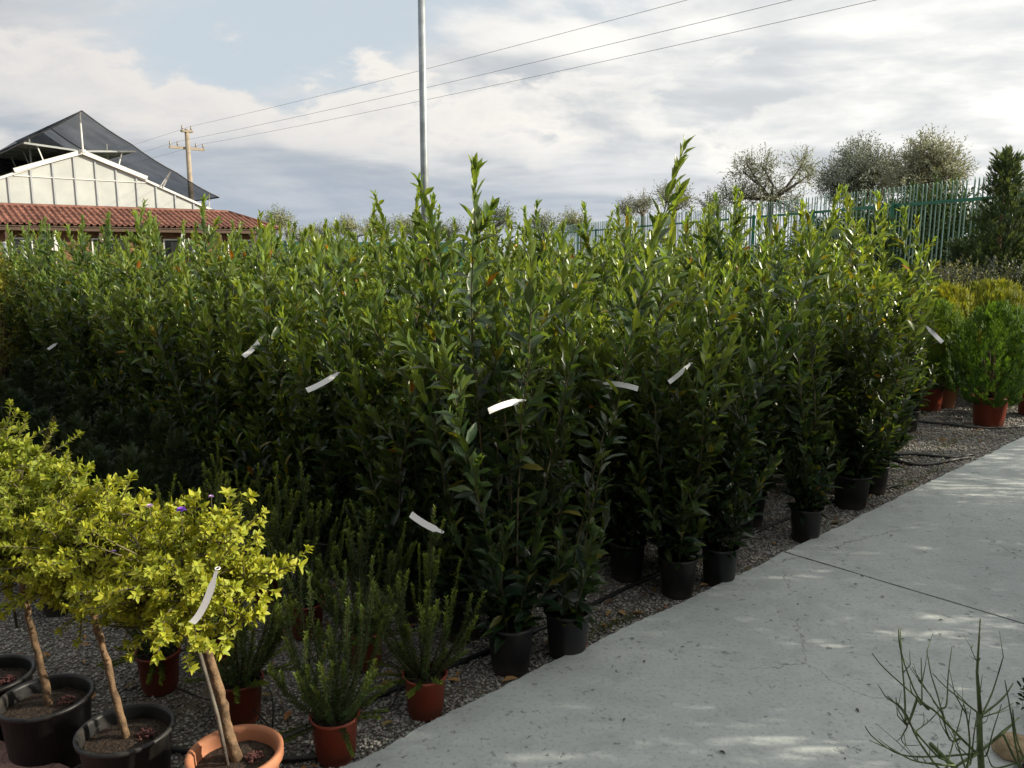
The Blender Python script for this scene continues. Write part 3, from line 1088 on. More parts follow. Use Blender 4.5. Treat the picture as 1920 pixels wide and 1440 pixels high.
# ------------------------------------------------------------------ needle-leaved shrubs
def needle_variant(H, nst, seedv, tall=None, lean=0.5):
    random.seed(seedv)
    st = MB(); P, D, N, L, W_, C_ = [], [], [], [], [], []

    def stem(p0, d0, ln, r0, up):
        n = 8
        p = Vector(p0); d = Vector(d0).normalized(); pts = [p.copy()]
        for k in range(n):
            d = (d + Vector((random.gauss(0, .06), random.gauss(0, .06), up))).normalized()
            p = p + d * (ln / n); pts.append(p.copy())
        st.tube(pts, [r0 * (1 - 0.6 * k / n) for k in range(n + 1)], 5)
        s = 0.03
        ph = 0.0
        while s < ln:
            f = s / ln; i = min(int(f * n), n - 1)
            q = pts[i].lerp(pts[i + 1], f * n - i); ax = (pts[i + 1] - pts[i]).normalized()
            o0 = ax.orthogonal().normalized()
            ph += 0.8
            tip = max(0.0, (s - ln + 0.10) / 0.10)
            for k in range(4):
                o = Quaternion(ax, ph + k * PI / 2 + random.gauss(0, .2)) @ o0
                el = rad(random.gauss(35, 12) + 25 * tip)
                P.append(q); D.append(o * math.cos(el) + ax * math.sin(el)); N.append(ax - o * 0.4)
                l = random.uniform(0.012, 0.022)
                L.append(l); W_.append(0.007)
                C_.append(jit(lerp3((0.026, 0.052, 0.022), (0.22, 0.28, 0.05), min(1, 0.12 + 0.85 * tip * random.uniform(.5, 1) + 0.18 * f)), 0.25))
            s += 0.0068
        return pts

    for k in range(nst):
        a = 2 * PI * k / nst + random.uniform(-.3, .3)
        outw = random.uniform(0.1, 1.25)
        ln = H * random.uniform(0.65, 1.0) * (1.0 if outw < 0.7 else 0.8)
        pts = stem((math.cos(a) * 0.02, math.sin(a) * 0.02, 0.14), (math.cos(a) * outw, math.sin(a) * outw, 0.8), ln, 0.0035, 0.10)
        for j in range(random.randint(0, 2)):
            i = random.randint(3, 6)
            dd = Vector((math.cos(a + random.uniform(-1.2, 1.2)) * .6, math.sin(a + random.uniform(-1.2, 1.2)) * .6, 1))
            stem(pts[i], dd, random.uniform(0.08, 0.2), 0.002, 0.08)
    if tall:
        pts = stem((0, 0, .14), (0.05, 0.02, 1), tall - .14, 0.0045, 0.05)
        for j in range(5):
            i = random.randint(3, 6); a = random.uniform(0, 6.28)
            stem(pts[i], (math.cos(a) * .5, math.sin(a) * .5, 1), random.uniform(0.1, 0.22), 0.002, 0.08)
    # low skirt over the rim
    for k in range(12):
        a = random.uniform(0, 2 * PI)
        stem((math.cos(a) * 0.03, math.sin(a) * 0.03, 0.15), (math.cos(a), math.sin(a), random.uniform(-0.1, 0.5)), random.uniform(0.1, 0.2), 0.002, 0.0)
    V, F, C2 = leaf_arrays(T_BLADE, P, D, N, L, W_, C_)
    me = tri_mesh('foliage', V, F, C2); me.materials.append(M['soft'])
    sm = st.mesh('stem', True); sm.materials.append(M['stem'])
    return sm, me


def build_needle_shrubs():
    vs = [needle_variant(0.56, 21, 41), needle_variant(0.50, 19, 42, 0.80), needle_variant(0.52, 18, 43, 0.66)]
    pot = pot_mesh('pot', 0.078, 0.16, 0.006, 0.8, 0.004, 'redpot')
    soil = soil_mesh('soil', 0.073, 0.14)
    spots = [((0.07, 0.09), 0, 2.0, 'needle-leaved shrub in red-brown pot by the path, beside the terracotta pot'),
             ((0.45, 0.10), 1, 1.1, 'needle-leaved shrub with one tall shoot and a white tag beside the corner laurel'),
             ((-0.07, 0.52), 2, 0.5, 'dim needle-leaved shrub in red-brown pot directly behind the terracotta pot'),
             ((-0.22, 0.93), 0, 3.3, 'dim needle-leaved shrub in red-brown pot behind the lime standards'),
             ((0.47, 0.55), 2, 4.0, None), ((0.42, 0.95), 1, 0.3, None), ((0.05, 1.0), 1, 2.2, None), ((0.45, 1.4), 0, 5.0, None),
             ((0.02, 1.45), 2, 1.7, None), ((0.4, 1.85), 2, 2.7, None)]
    for (e, n), v, rz, lab in spots:
        root = empty('needle_shrub', EN(e, n, GZ + 0.003), rz, lab or 'needle-leaved shrub in the shaded strip between lime standards and laurels', 'potted shrub', 'needle-leaved shrubs in red-brown pots')
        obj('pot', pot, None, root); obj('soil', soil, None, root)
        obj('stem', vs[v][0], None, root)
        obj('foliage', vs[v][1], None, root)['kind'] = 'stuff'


# ------------------------------------------------------------------ plumed conifers
def conifer_mesh(R, H, nf, blade, colA, colB, z0=0.0, egg=0.45, seedv=1, cone=False, brown=0.0):
    """fans of narrow scale-leaf blades filling an egg or a cone"""
    rs = np.random.default_rng(seedv)
    P, D, N, L, W_, C_ = [], [], [], [], [], []
    for k in range(nf):
        t = rs.uniform(0, 1) ** (1.0 if not cone else 1.25)
        a = rs.uniform(0, 2 * PI)
        if cone:
            prof = (1 - t) ** 0.85 + 0.05
        else:
            prof = math.sqrt(max(0.02, 1 - ((t - egg) / (1 - egg if t > egg else egg * 1.08)) ** 2))
        lob = 1 + 0.16 * math.sin(3 * a + 5 * t + seedv) + 0.1 * math.sin(7 * a - 9 * t)
        r = R * prof * lob * rs.uniform(0.5, 1.0) ** 0.45
        c = np.array([r * math.cos(a), r * math.sin(a), z0 + H * t * (0.93 + 0.07 * lob)])
        outv = np.array([math.cos(a), math.sin(a), 0])
        rise = 1.0 if not cone else 0.75
        ax = unit(outv * rs.uniform(0.25, 0.9) * (1.2 - t if not cone else 1) + np.array([0, 0, rise]) + rs.normal(0, .18, 3))
        side = unit(np.cross(ax, outv) + rs.normal(0, .2, 3))
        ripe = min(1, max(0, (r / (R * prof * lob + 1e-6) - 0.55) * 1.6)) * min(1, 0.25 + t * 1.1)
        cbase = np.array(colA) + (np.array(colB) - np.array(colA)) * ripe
        if brown and rs.uniform() < brown: cbase = np.array((0.14, 0.09, 0.03))
        nb = 11
        for j in range(nb):
            f = j / nb
            sg = 1 if j % 2 else -1
            base = c + ax * blade * 1.5 * f
            d = unit(ax + side * sg * 0.7 * (1 - f * 0.6) + rs.normal(0, .12, 3))
            P.append(base); D.append(d); N.append(np.cross(side, ax) + rs.normal(0, .3, 3))
            L.append(blade * rs.uniform(0.6, 1.1)); W_.append(blade * 0.24)
            C_.append(np.clip(cbase * rs.uniform(0.75, 1.25) * (0.8 + 0.5 * f), 0, 1))
    V, F, C2 = leaf_arrays(T_BLADE, P, D, N, L, W_, C_)
    return tri_mesh('foliage', V, F, C2)


def shrub_mesh(R, H, nclump, per, leaf, wid, colA, colB, z0=0.0, seedv=1, T=None, upright=0.6, top_bias=0.0):
    rs = np.random.default_rng(seedv)
    P, D, N, L, W_, C_ = [], [], [], [], [], []
    for k in range(nclump):
        v = unit(rs.normal(0, 1, 3)); v[2] = v[2] * 0.9 + top_bias
        rr = rs.uniform(0.35, 1.0) ** 0.5 * rs.uniform(0.85, 1.15)
        c = np.array([v[0] * R * rr, v[1] * R * rr, z0 + H * 0.5 * (1 + v[2] * rr)])
        ax = unit(v * (1 - upright) + np.array([0, 0, upright]) + rs.normal(0, .25, 3))
        ln = leaf * 3.2
        o0 = unit(np.cross(ax, rs.normal(0, 1, 3)))
        o1 = np.cross(ax, o0)
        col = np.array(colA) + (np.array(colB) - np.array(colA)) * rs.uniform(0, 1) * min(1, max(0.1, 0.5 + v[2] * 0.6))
        for j in range(per):
            f = j / per
            an = j * 2.4
            o = o0 * math.cos(an) + o1 * math.sin(an)
            el = rad(rs.normal(38, 15) + 25 * f)
            P.append(c + ax * ln * f); D.append(o * math.cos(el) + ax * math.sin(el)); N.append(ax * math.cos(el) - o * math.sin(el) + rs.normal(0, .2, 3))
            l = leaf * rs.uniform(0.7, 1.15)
            L.append(l); W_.append(l * wid); C_.append(col * rs.uniform(0.75, 1.25))
    V, F, C2 = leaf_arrays(T or T_LIME, P, D, N, L, W_, C_)
    return tri_mesh('foliage', V, F, C2)


def stems_for(R, z0, H, n=7):
    m = MB()
    for k in range(n):
        a = 2 * PI * k / n + random.uniform(-.3, .3)
        r = R * random.uniform(0.2, 0.7)
        m.tube([(0.02 * math.cos(a), 0.02 * math.sin(a), z0), (r * .5 * math.cos(a), r * .5 * math.sin(a), z0 + H * .4), (r * math.cos(a), r * math.sin(a), z0 + H * .8)], [0.012, 0.009, 0.004], 5)
    me = m.mesh('stem', True); me.materials.append(M['bark'])
    return me


def build_right_beds():
    GOLD = (0.31, 0.31, 0.04); GREEN = (0.07, 0.14, 0.02); DEEP = (0.028, 0.07, 0.016)
    balls = []
    for q, (R, H, cA, cB) in enumerate(((0.37, 0.86, DEEP, (0.11, 0.20, 0.03)), (0.36, 0.84, DEEP, (0.14, 0.22, 0.03)), (0.40, 0.80, DEEP, GOLD), (0.38, 0.78, GREEN, (0.32, 0.29, 0.04)))):
        me = conifer_mesh(R * 1.08, H + .06, 850, 0.055, cA, cB, 0.19, 0.42, 50 + q); me.materials.append(M['soft']); balls.append(me)
    red = pot_mesh('pot', 0.155, 0.29, 0.008, 0.82, 0.005, 'redpot')
    brn = pot_mesh('pot', 0.15, 0.29, 0.008, 0.82, 0.005, 'brownpot')
    soil = soil_mesh('soil', 0.148, 0.26)
    trunk = stems_for(0.2, 0.25, 0.6, 6)
    P = on_ground(1853, 790)
    spots = [(P.x, P.y, 0, red, 'round green arborvitae in a red pot standing forward near the path'),
             (on_ground(1915, 772).x + 0.12, on_ground(1915, 772).y, 1, red, 'round green arborvitae in red pot just beside the forward one'),
             (on_ground(1765, 765).x - 0.10, on_ground(1765, 765).y + 0.1, 1, red, 'round arborvitae half hidden by the end laurel with a white tag'),
             (on_ground(1786, 764).x + 0.02, on_ground(1786, 764).y + 0.25, 2, brn, 'golden arborvitae in a brown pot behind the end laurel')]
    for x, y, v, pm, lab in spots:
        root = empty('potted_arborvitae', (x, y, GZ + 0.003), random.uniform(0, 6), lab, 'potted shrub', 'round arborvitae in pots')
        obj('pot', pm, None, root); obj('soil', soil, None, root); obj('stem', trunk, None, root)
        obj('foliage', balls[v], None, root)['kind'] = 'stuff'
    rnd = random.Random(9)
    for r in range(3):
        for k in range(6 if r else 4):
            x = 4.75 + 0.72 * k + 0.25 * r + rnd.uniform(-.06, .06) - (0 if r else -0.6)
            y = 8.75 + 0.62 * r + 0.16 * k + rnd.uniform(-.06, .06)
            root = empty('potted_arborvitae', (x, y, GZ + 0.003), rnd.uniform(0, 6), 'golden-topped round arborvitae in the rows behind the green ones', 'potted shrub', 'round arborvitae in pots')
            v = 2 + rnd.randrange(2)
            obj('pot', brn if rnd.random() < .5 else red, None, root); obj('soil', soil, None, root); obj('stem', trunk, None, root)
            o = obj('foliage', balls[v], None, root); o['kind'] = 'stuff'; o.scale.z = rnd.uniform(1.05, 1.2)
    # silvery shrubs
    greys = []
    for q in range(3):
        me = shrub_mesh(0.5, 1.2, 560, 9, 0.055, 0.42, (0.04, 0.052, 0.048), (0.15, 0.165, 0.155), 0.25, 60 + q, None, 0.6, 0.1)
        me.materials.append(M['laurel']); greys.append(me)
    gst = stems_for(0.4, 0.2, 1.0, 8)
    bpot = pot_mesh('pot', 0.15, 0.28)
    for r in range(2):
        for k in range(7):
            x = 5.2 + 0.74 * k + 0.2 * r + rnd.uniform(-.08, .08); y = 10.9 + 0.75 * r + 0.12 * k + rnd.uniform(-.08, .08)
            root = empty('silvery_shrub', (x, y, GZ + 0.003), rnd.uniform(0, 6), 'grey-green silvery shrub in the rows behind the golden arborvitae', 'potted shrub', 'silvery shrubs in black pots')
            obj('pot', bpot, None, root); obj('soil', soil, None, root); obj('stem', gst, None, root)
            o = obj('foliage', greys[rnd.randrange(3)], None, root); o['kind'] = 'stuff'; o.scale.z = rnd.uniform(0.9, 1.08)
    # conifers by the fence
    specs = [(at(1872, 470, 11.6), 0.52, 2.95, 'tall blue-green conifer with feathery top standing before the fence', 71, 900),
             (at(1925, 470, 11.9), 0.6, 2.45, 'broad dark conifer standing right of the feathery-topped one', 72, 700),
             (at(1800, 470, 12.2), 0.34, 1.75, 'small dark conifer against the fence pickets', 73, 350),
             (at(1650, 470, 11.5), 0.36, 2.0, 'narrow dark conifer showing through between the end laurels', 74, 400)]
    for p_, R, H, lab, sv, nf in specs:
        root = empty('conifer', (p_.x, p_.y, GZ), 0, lab, 'conifer')
        me = conifer_mesh(R, H - 0.1, nf, 0.11, (0.024, 0.052, 0.026), (0.11, 0.15, 0.08), 0.1, 0.3, sv, True); me.materials.append(M['soft'])
        obj('crown', me, None, root)['kind'] = 'stuff'
        obj('trunk', MB().tube([(0, 0, 0), (0, 0, H * 0.6), (0, 0, H * 0.93)], [0.045, 0.03, 0.008], 7), 'bark', root, True)


# ------------------------------------------------------------------ picket fence
def build_fence():
    # line seen to run back and a little to the left
    A = Vector((0, 0, 0)); p1 = at(1800, 470, 13.0)
    d = Vector((-0.198, 0.98, 0)).normalized()
    base = Vector((p1.x, p1.y, 0)) - d * 3.4
    root = empty('picket_fence', (base.x, base.y, GZ), 0, 'long green steel picket fence with pale pickets behind the right beds', 'fence')
    top = at(1800, 335, 13.0).z - GZ
    pk = MB()
    w_, t_ = 0.023, 0.012
    pk.prism([(-w_ / 2, 0, 0.05), (w_ / 2, 0, 0.05), (w_ / 2, 0, top - 0.015), (w_ * 0.2, 0, top), (-w_ / 2, 0, top - 0.035)], (0, t_, 0))
    pm = pk.mesh('picket'); pm.materials.append(M['picket'])
    ang = math.atan2(d.y, d.x)
    n = 270
    for k in range(n):
        o = obj('picket', pm, None, root)
        o.location = d * (k * 0.112)
        o.rotation_euler = (random.uniform(-.006, .006), random.uniform(-.01, .01), ang + random.uniform(-.08, .08))
    Ltot = n * 0.112
    nrm = Vector((d.y, -d.x, 0))
    if nrm.y > 0: nrm = -nrm
    for z in (top - 0.33, 0.35):
        for q in range(12):
            a = d * (q * 2.52) + nrm * 0.028; b = d * min(Ltot, (q + 1) * 2.52 - 0.01) + nrm * 0.028
            obj('rail', MB().bar(a + Vector((0, 0, z)), b + Vector((0, 0, z)), 0.035, 0.05), 'fence', root)
    for q in range(13):
        a = d * (q * 2.52 - 0.005) + nrm * 0.08
        obj('post', MB().bar(a, a + Vector((0, 0, top - 0.28)), 0.06, 0.06), 'fence', root)


M['picket'] = mat_simple('weathered_green_picket', (0.11, 0.20, 0.165), 0.45, 0.25, 0.25, 3)


# ------------------------------------------------------------------ trees behind
def olive_tree(pos, label, clumps, trunk, seedv, leaf=0.075, per=10, dens=60, col=((0.12, 0.135, 0.10), (0.34, 0.35, 0.29)), group='olive trees beyond the fence', r0=0.13, mat='olive'):
    """clumps: (center, radius) in world space; trunk: fork point"""
    rs = np.random.default_rng(seedv)
    random.seed(seedv)
    pos = Vector(pos); root = empty('olive_tree', pos, 0, label, 'tree', group)
    tr = MB()
    fk = Vector(trunk) - pos
    tr.tube([(0, 0, 0), fk * 0.5 + Vector((random.gauss(0, .06), 0, 0)), fk], [r0, r0 * .8, r0 * .7], 8)
    P, D, N, L, W_, C_ = [], [], [], [], [], []
    for c, r in clumps:
        c = Vector(c) - pos
        mid = fk.lerp(c, 0.5) + Vector((random.gauss(0, .12), random.gauss(0, .12), random.uniform(-.15, .05)))
        tr.tube([fk - Vector((0, 0, .04)), mid, c], [r0 * .45, r0 * .3, r0 * .12], 6)
        nb = int(dens * 3.4 * (r / 0.5) ** 2)
        shade = rs.uniform(0.75, 1.2)
        for k in range(nb):
            v = unit(rs.normal(0, 1, 3)); rr = rs.uniform(0.1, 1.0) ** 0.6
            ctr = np.array(c) + v * np.array([r, r, r * 0.85]) * rr
            ax = unit(v * 0.7 + np.array([0, 0, rs.uniform(-.3, 0.9)]) + rs.normal(0, .3, 3))
            ln = leaf * rs.uniform(3, 6.5)
            if rs.uniform() < 0.35:
                tr.tube([Vector(ctr - ax * ln * .4), Vector(ctr + ax * ln)], [0.006, 0.003], 3, False)
            o0 = unit(np.cross(ax, rs.normal(0, 1, 3))); o1 = np.cross(ax, o0)
            colr = (np.array(col[0]) + (np.array(col[1]) - np.array(col[0])) * rs.uniform(0, 1)) * shade
            for j in range(per):
                an = j * 2.4; o = o0 * math.cos(an) + o1 * math.sin(an)
                P.append(ctr + ax * ln * j / per); D.append(o * 0.8 + ax * rs.uniform(.3, 1)); N.append(ax - o * .3 + rs.normal(0, .3, 3))
                L.append(leaf * rs.uniform(.8, 1.4)); W_.append(leaf * 0.34); C_.append(colr * rs.uniform(.75, 1.25))
    obj('trunk', tr, 'barkgrey', root, True)
    V, F, C2 = leaf_arrays(T_BLADE, P, D, N, L, W_, C_)
    me = tri_mesh('crown', V, F, C2); me.materials.append(M[mat])
    obj('crown', me, None, root)['kind'] = 'stuff'
    return root


def build_trees():
    def clump_list(Y, items):
        return [(at(u, v, Y + random.uniform(-.5, .5)), r * Y / FPX) for u, v, r in items]
    random.seed(77)
    Y = 24
    b = at(1447, 470, Y); b.z = GZ
    olive_tree(b, 'gnarled olive with open crown split into separate tufts behind the fence',
               clump_list(Y, [(1393, 322, 17), (1400, 305, 11), (1430, 312, 19), (1437, 338, 15), (1502, 312, 20), (1512, 332, 15), (1396, 362, 20), (1368, 372, 19), (1425, 368, 18), (1462, 366, 17), (1480, 388, 18)]), at(1446, 372, Y), 81, 0.08, 9, 70)
    Y = 22
    b = at(1600, 470, Y); b.z = GZ
    olive_tree(b, 'broad bushy olive behind the fence, nearer the split-crowned olive',
               clump_list(Y, [(1570, 335, 30), (1605, 310, 36), (1640, 318, 34), (1590, 345, 34), (1635, 345, 36), (1660, 340, 26), (1562, 352, 24), (1612, 285, 18)]), at(1605, 390, Y), 82, 0.075, 10, 75)
    Y = 20
    b = at(1735, 470, Y); b.z = GZ
    olive_tree(b, 'broad bushy olive behind the fence beside the feathery conifer',
               clump_list(Y, [(1705, 315, 32), (1735, 295, 34), (1765, 305, 34), (1780, 325, 28), (1720, 340, 34), (1760, 345, 34), (1745, 275, 18), (1690, 335, 24)]), at(1737, 390, Y), 83, 0.075, 10, 75)
    # ivy-green hedge behind the pickets
    rnd = random.Random(4)
    hed = []
    for q in range(3):
        me = shrub_mesh(0.9, 2.5, 900, 9, 0.1, 0.45, (0.022, 0.05, 0.02), (0.07, 0.12, 0.04), 0.1, 90 + q, None, 0.4)
        me.materials.append(M['soft']); hed.append(me)
    hst = stems_for(0.6, 0.0, 2.0, 7)
    for (u, Y, s) in ((1575, 19.5, 1.0), (1625, 18.6, 1.05), (1672, 17.6, 1.08), (1722, 16.8, 1.1), (1765, 16.0, 1.12), (1905, 14.8, 1.05), (1530, 21.0, .95)):
        p_ = at(u, 470, Y)
        root = empty('hedge_bush', (p_.x, p_.y, GZ), rnd.uniform(0, 6), 'dark green bush filling the view behind the fence pickets', 'bush', 'bushes behind the fence')
        o = obj('foliage', hed[rnd.randrange(3)], None, root); o['kind'] = 'stuff'; o.scale = (s * 0.85, s * 0.85, s)
        obj('stem', hst, None, root)
    # more olives farther along and across the field
    far = [(1205, 385, 40, 44, 20), (1265, 375, 38, 46, 26), (1335, 388, 32, 34, 22), (930, 408, 55, 60, 22), (1178, 392, 45, 26, 20),
           (515, 418, 60, 45, 24), (560, 436, 66, 50, 18), (615, 434, 70, 48, 18), (665, 428, 64, 50, 22), (720, 425, 66, 52, 22), (775, 430, 70, 48, 20), (840, 430, 68, 52, 20), (468, 434, 70, 46, 18), (1020, 425, 62, 55, 20), (1090, 420, 60, 52, 22)]
    for k, (u, v, Y, wpx, hpx) in enumerate(far):
        cl = []
        for j in range(5):
            cl.append((at(u + random.uniform(-.5, .5) * wpx, v + random.uniform(-.35, .5) * hpx, Y + random.uniform(-.8, .8)), random.uniform(.34, .5) * hpx * Y / FPX))
        b = at(u, 470, Y); b.z = GZ
        olive_tree(b, 'distant grey-green olive in the grove across the field' if Y > 50 else 'pale olive standing beyond the far stretch of the picket fence', cl, at(u, v + hpx * .7, Y), 100 + k, 0.17 if Y > 50 else 0.11, 8, 26 if Y > 50 else 45,
                   ((0.10, 0.115, 0.06), (0.24, 0.25, 0.15)) if Y > 50 else ((0.09, 0.10, 0.07), (0.22, 0.22, 0.17)), 'olives in the far grove' if Y > 50 else 'olives beyond the far fence', 0.15)


# ------------------------------------------------------------------ things behind the laurels on the left
def build_left_background():
    rnd = random.Random(14)
    # golden shrubs
    gm = []
    for q in range(3):
        me = shrub_mesh(0.42, 1.25, 480, 8, 0.058, 0.45, ((0.10, 0.12, 0.025), (0.20, 0.13, 0.03), (0.16, 0.16, 0.03))[q], ((0.30, 0.28, 0.04), (0.36, 0.22, 0.04), (0.26, 0.26, 0.04))[q], 0.25, 120 + q, None, .5)
        me.materials.append(M['duranta']); gm.append(me)
    st = stems_for(.35, .15, 1.0, 7)
    pot = pot_mesh('pot', .15, .27); soil = soil_mesh('soil', .142, .24)
    spots = [(8, 10.8), (-10, 9.6), (25, 12.6), (50, 13.4), (80, 14.2), (115, 14.4), (190, 15), (290, 15.5), (380, 16), (470, 16.4), (560, 16.5), (612, 15.5), (640, 17), (690, 15.5), (725, 17), (770, 17), (-25, 8.8)]
    for u, Y in spots:
        p_ = at(u, 470, Y)
        root = empty('golden_shrub', (p_.x, p_.y, GZ), rnd.uniform(0, 6), 'golden yellow shrub in a pot beyond the far edge of the laurels', 'potted shrub', 'golden shrubs beyond the laurels')
        obj('pot', pot, None, root); obj('soil', soil, None, root); obj('stem', st, None, root)
        o = obj('foliage', gm[rnd.randrange(3)], None, root); o['kind'] = 'stuff'; o.scale.z = rnd.uniform(0.98, 1.14)
    # grey posts
    for u, v, Y, lab in ((10, 455, 13.5, 'grey metal post by the corner of the golden shrubs'), (46, 452, 13.8, 'grey metal post just beside its twin at the golden shrubs'), (635, 452, 18.0, 'thin grey post standing in front of the green net'), (362, 446, 20, 'grey post under the tiled eaves')):
        t = at(u, v, Y)
        root = empty('metal_post', (t.x, t.y, GZ), 0, lab, 'post', 'grey metal posts')
        r = 0.045 if Y < 17 else 0.035
        obj('shaft', MB().tube([(0, 0, 0), (0, 0, t.z - GZ)], r, 12), 'galv', root, True)
        obj('cap', MB().lathe([(0, 0.02), (r * .8, .014), (r * 1.12, 0), (r * 1.12, -.02)], 12, (0, 0, t.z - GZ)), 'alu', root, True)
    t = at(146, 462, 16)
    root = empty('red_post', (t.x, t.y, GZ), 0, 'rusty red post showing above the laurels before the tiled building', 'post')
    obj('shaft', MB().tube([(0, 0, 0), (0, 0, t.z - GZ)], 0.05, 10), 'redpost', root, True)
    obj('cap', MB().lathe([(0, 0.025), (.04, .02), (.058, 0), (.058, -.03)], 10, (0, 0, t.z - GZ)), 'redpost', root, True)
    # green wind net
    a = at(470, 452, 44); b = at(900, 456, 50)
    root = empty('net_fence', (a.x, a.y, GZ), 0, 'low green wind net fence stretched across the far field', 'fence')
    d = b - a; n = 14
    m = MB()
    for k in range(n):
        q0 = Vector((d.x * k / n, d.y * k / n, 0)); q1 = Vector((d.x * (k + 1) / n, d.y * (k + 1) / n, 0))
        hz_ = a.z - GZ
        obj('net', MB().prism([q0 + Vector((0, 0, .1)), q1 + Vector((0, 0, .1)), q1 + Vector((0, 0, hz_)), q0 + Vector((0, 0, hz_ - 0.03))], (0, .01, 0)), 'greennet', root)
        obj('post', MB().tube([q0 + Vector((0, -.05, 0)), q0 + Vector((0, -.05, hz_ + .08))], .035, 6), 'galv', root)
    # lamp mast
    t = at(797, 395, 12.0)
    root = empty('lamp_mast', (t.x, t.y, GZ), 0, 'tall round galvanised steel mast rising behind the laurels', 'mast')
    obj('shaft', MB().tube([(0, 0, 0), (0, 0, 3.0), (0, 0, 7.2)], [0.061, 0.056, 0.046], 20), 'galv', root, True)
    obj('base_plate', MB().box((-.15, -.15, 0), (.15, .15, .02)), 'galv', root)
    obj('lamp_arm', MB().tube([(0, 0, 7.15), (0.1, 0, 7.35), (0.7, 0, 7.45)], .03, 8), 'galv', root, True)
    obj('lamp_head', MB().prism([(0.65, -.12, 7.42), (1.2, -.1, 7.45), (1.2, .1, 7.45), (.65, .12, 7.42)], (0, 0, .08)), 'alu', root)


def build_utility_line():
    Y = 45.0
    top = at(350, 242, Y); base = Vector((top.x, top.y, GZ))
    wd = Vector((0.69, -0.73, 0)).normalized()
    arm = Vector((0.73, 0.69, 0)).normalized()

    def pole(base, label, H):
        root = empty('utility_pole', base, 0, label, 'utility pole')
        obj('shaft', MB().tube([(0, 0, 0), (0, 0, H * .5), (0, 0, H)], [.17, .145, .115], 10), 'concretepole', root, True)
        obj('cross_arm', MB().bar(arm * -0.95 + Vector((0, 0, H - 1.0)) - wd * .12, arm * 0.95 + Vector((0, 0, H - 1.0)) - wd * .12, .11, .13), 'concretepole', root)
        obj('top_bracket', MB().bar(arm * -0.3 + Vector((0, 0, H - .12)), arm * 0.3 + Vector((0, 0, H - .12)), .26, .1), 'concretepole', root)
        pts = []
        for off, z in ((-.9, H - .93), (-.5, H - .93), (.5, H - .93), (.9, H - .93), (-.24, H - .07), (.24, H - .07)):
            q = arm * off + Vector((0, 0, z)) - (wd * .12 if z < H - .5 else Vector())
            obj('insulator', MB().lathe([(.02, 0), (.025, .05), (.055, .07), (.06, .12), (.035, .16), (.05, .2), (.03, .25), (0, .26)], 8, q), 'ceramic', root, True)
            pts.append(base + q + Vector((0, 0, .24)))
        return pts
    H = top.z - GZ
    A = pole(base, 'weathered utility pole with cross arm behind the greenhouse net', H)
    B2 = base + Vector((38.5, -40.7, 0))
    B = pole(B2, 'utility pole beyond the right side beds carrying the same wires', H)
    C = pole(base + Vector((-38, 40, 0)), 'far utility pole continuing the line behind the greenhouse', H)
    for k in (1, 3, 5):
        for P, Q in ((A[k], B[k]), (A[k], C[k])):
            pts = []
            for j in range(33):
                t = j / 32
                q = P.lerp(Q, t); q.z -= 0.3 * 4 * t * (1 - t)
                pts.append(q)
            tag(obj('power_line', MB().tube([q - P for q in pts], 0.0065, 4, False), 'wire', loc=P), 'thin overhead wire strung from the utility pole with cross arm', 'wire', 'overhead wires')


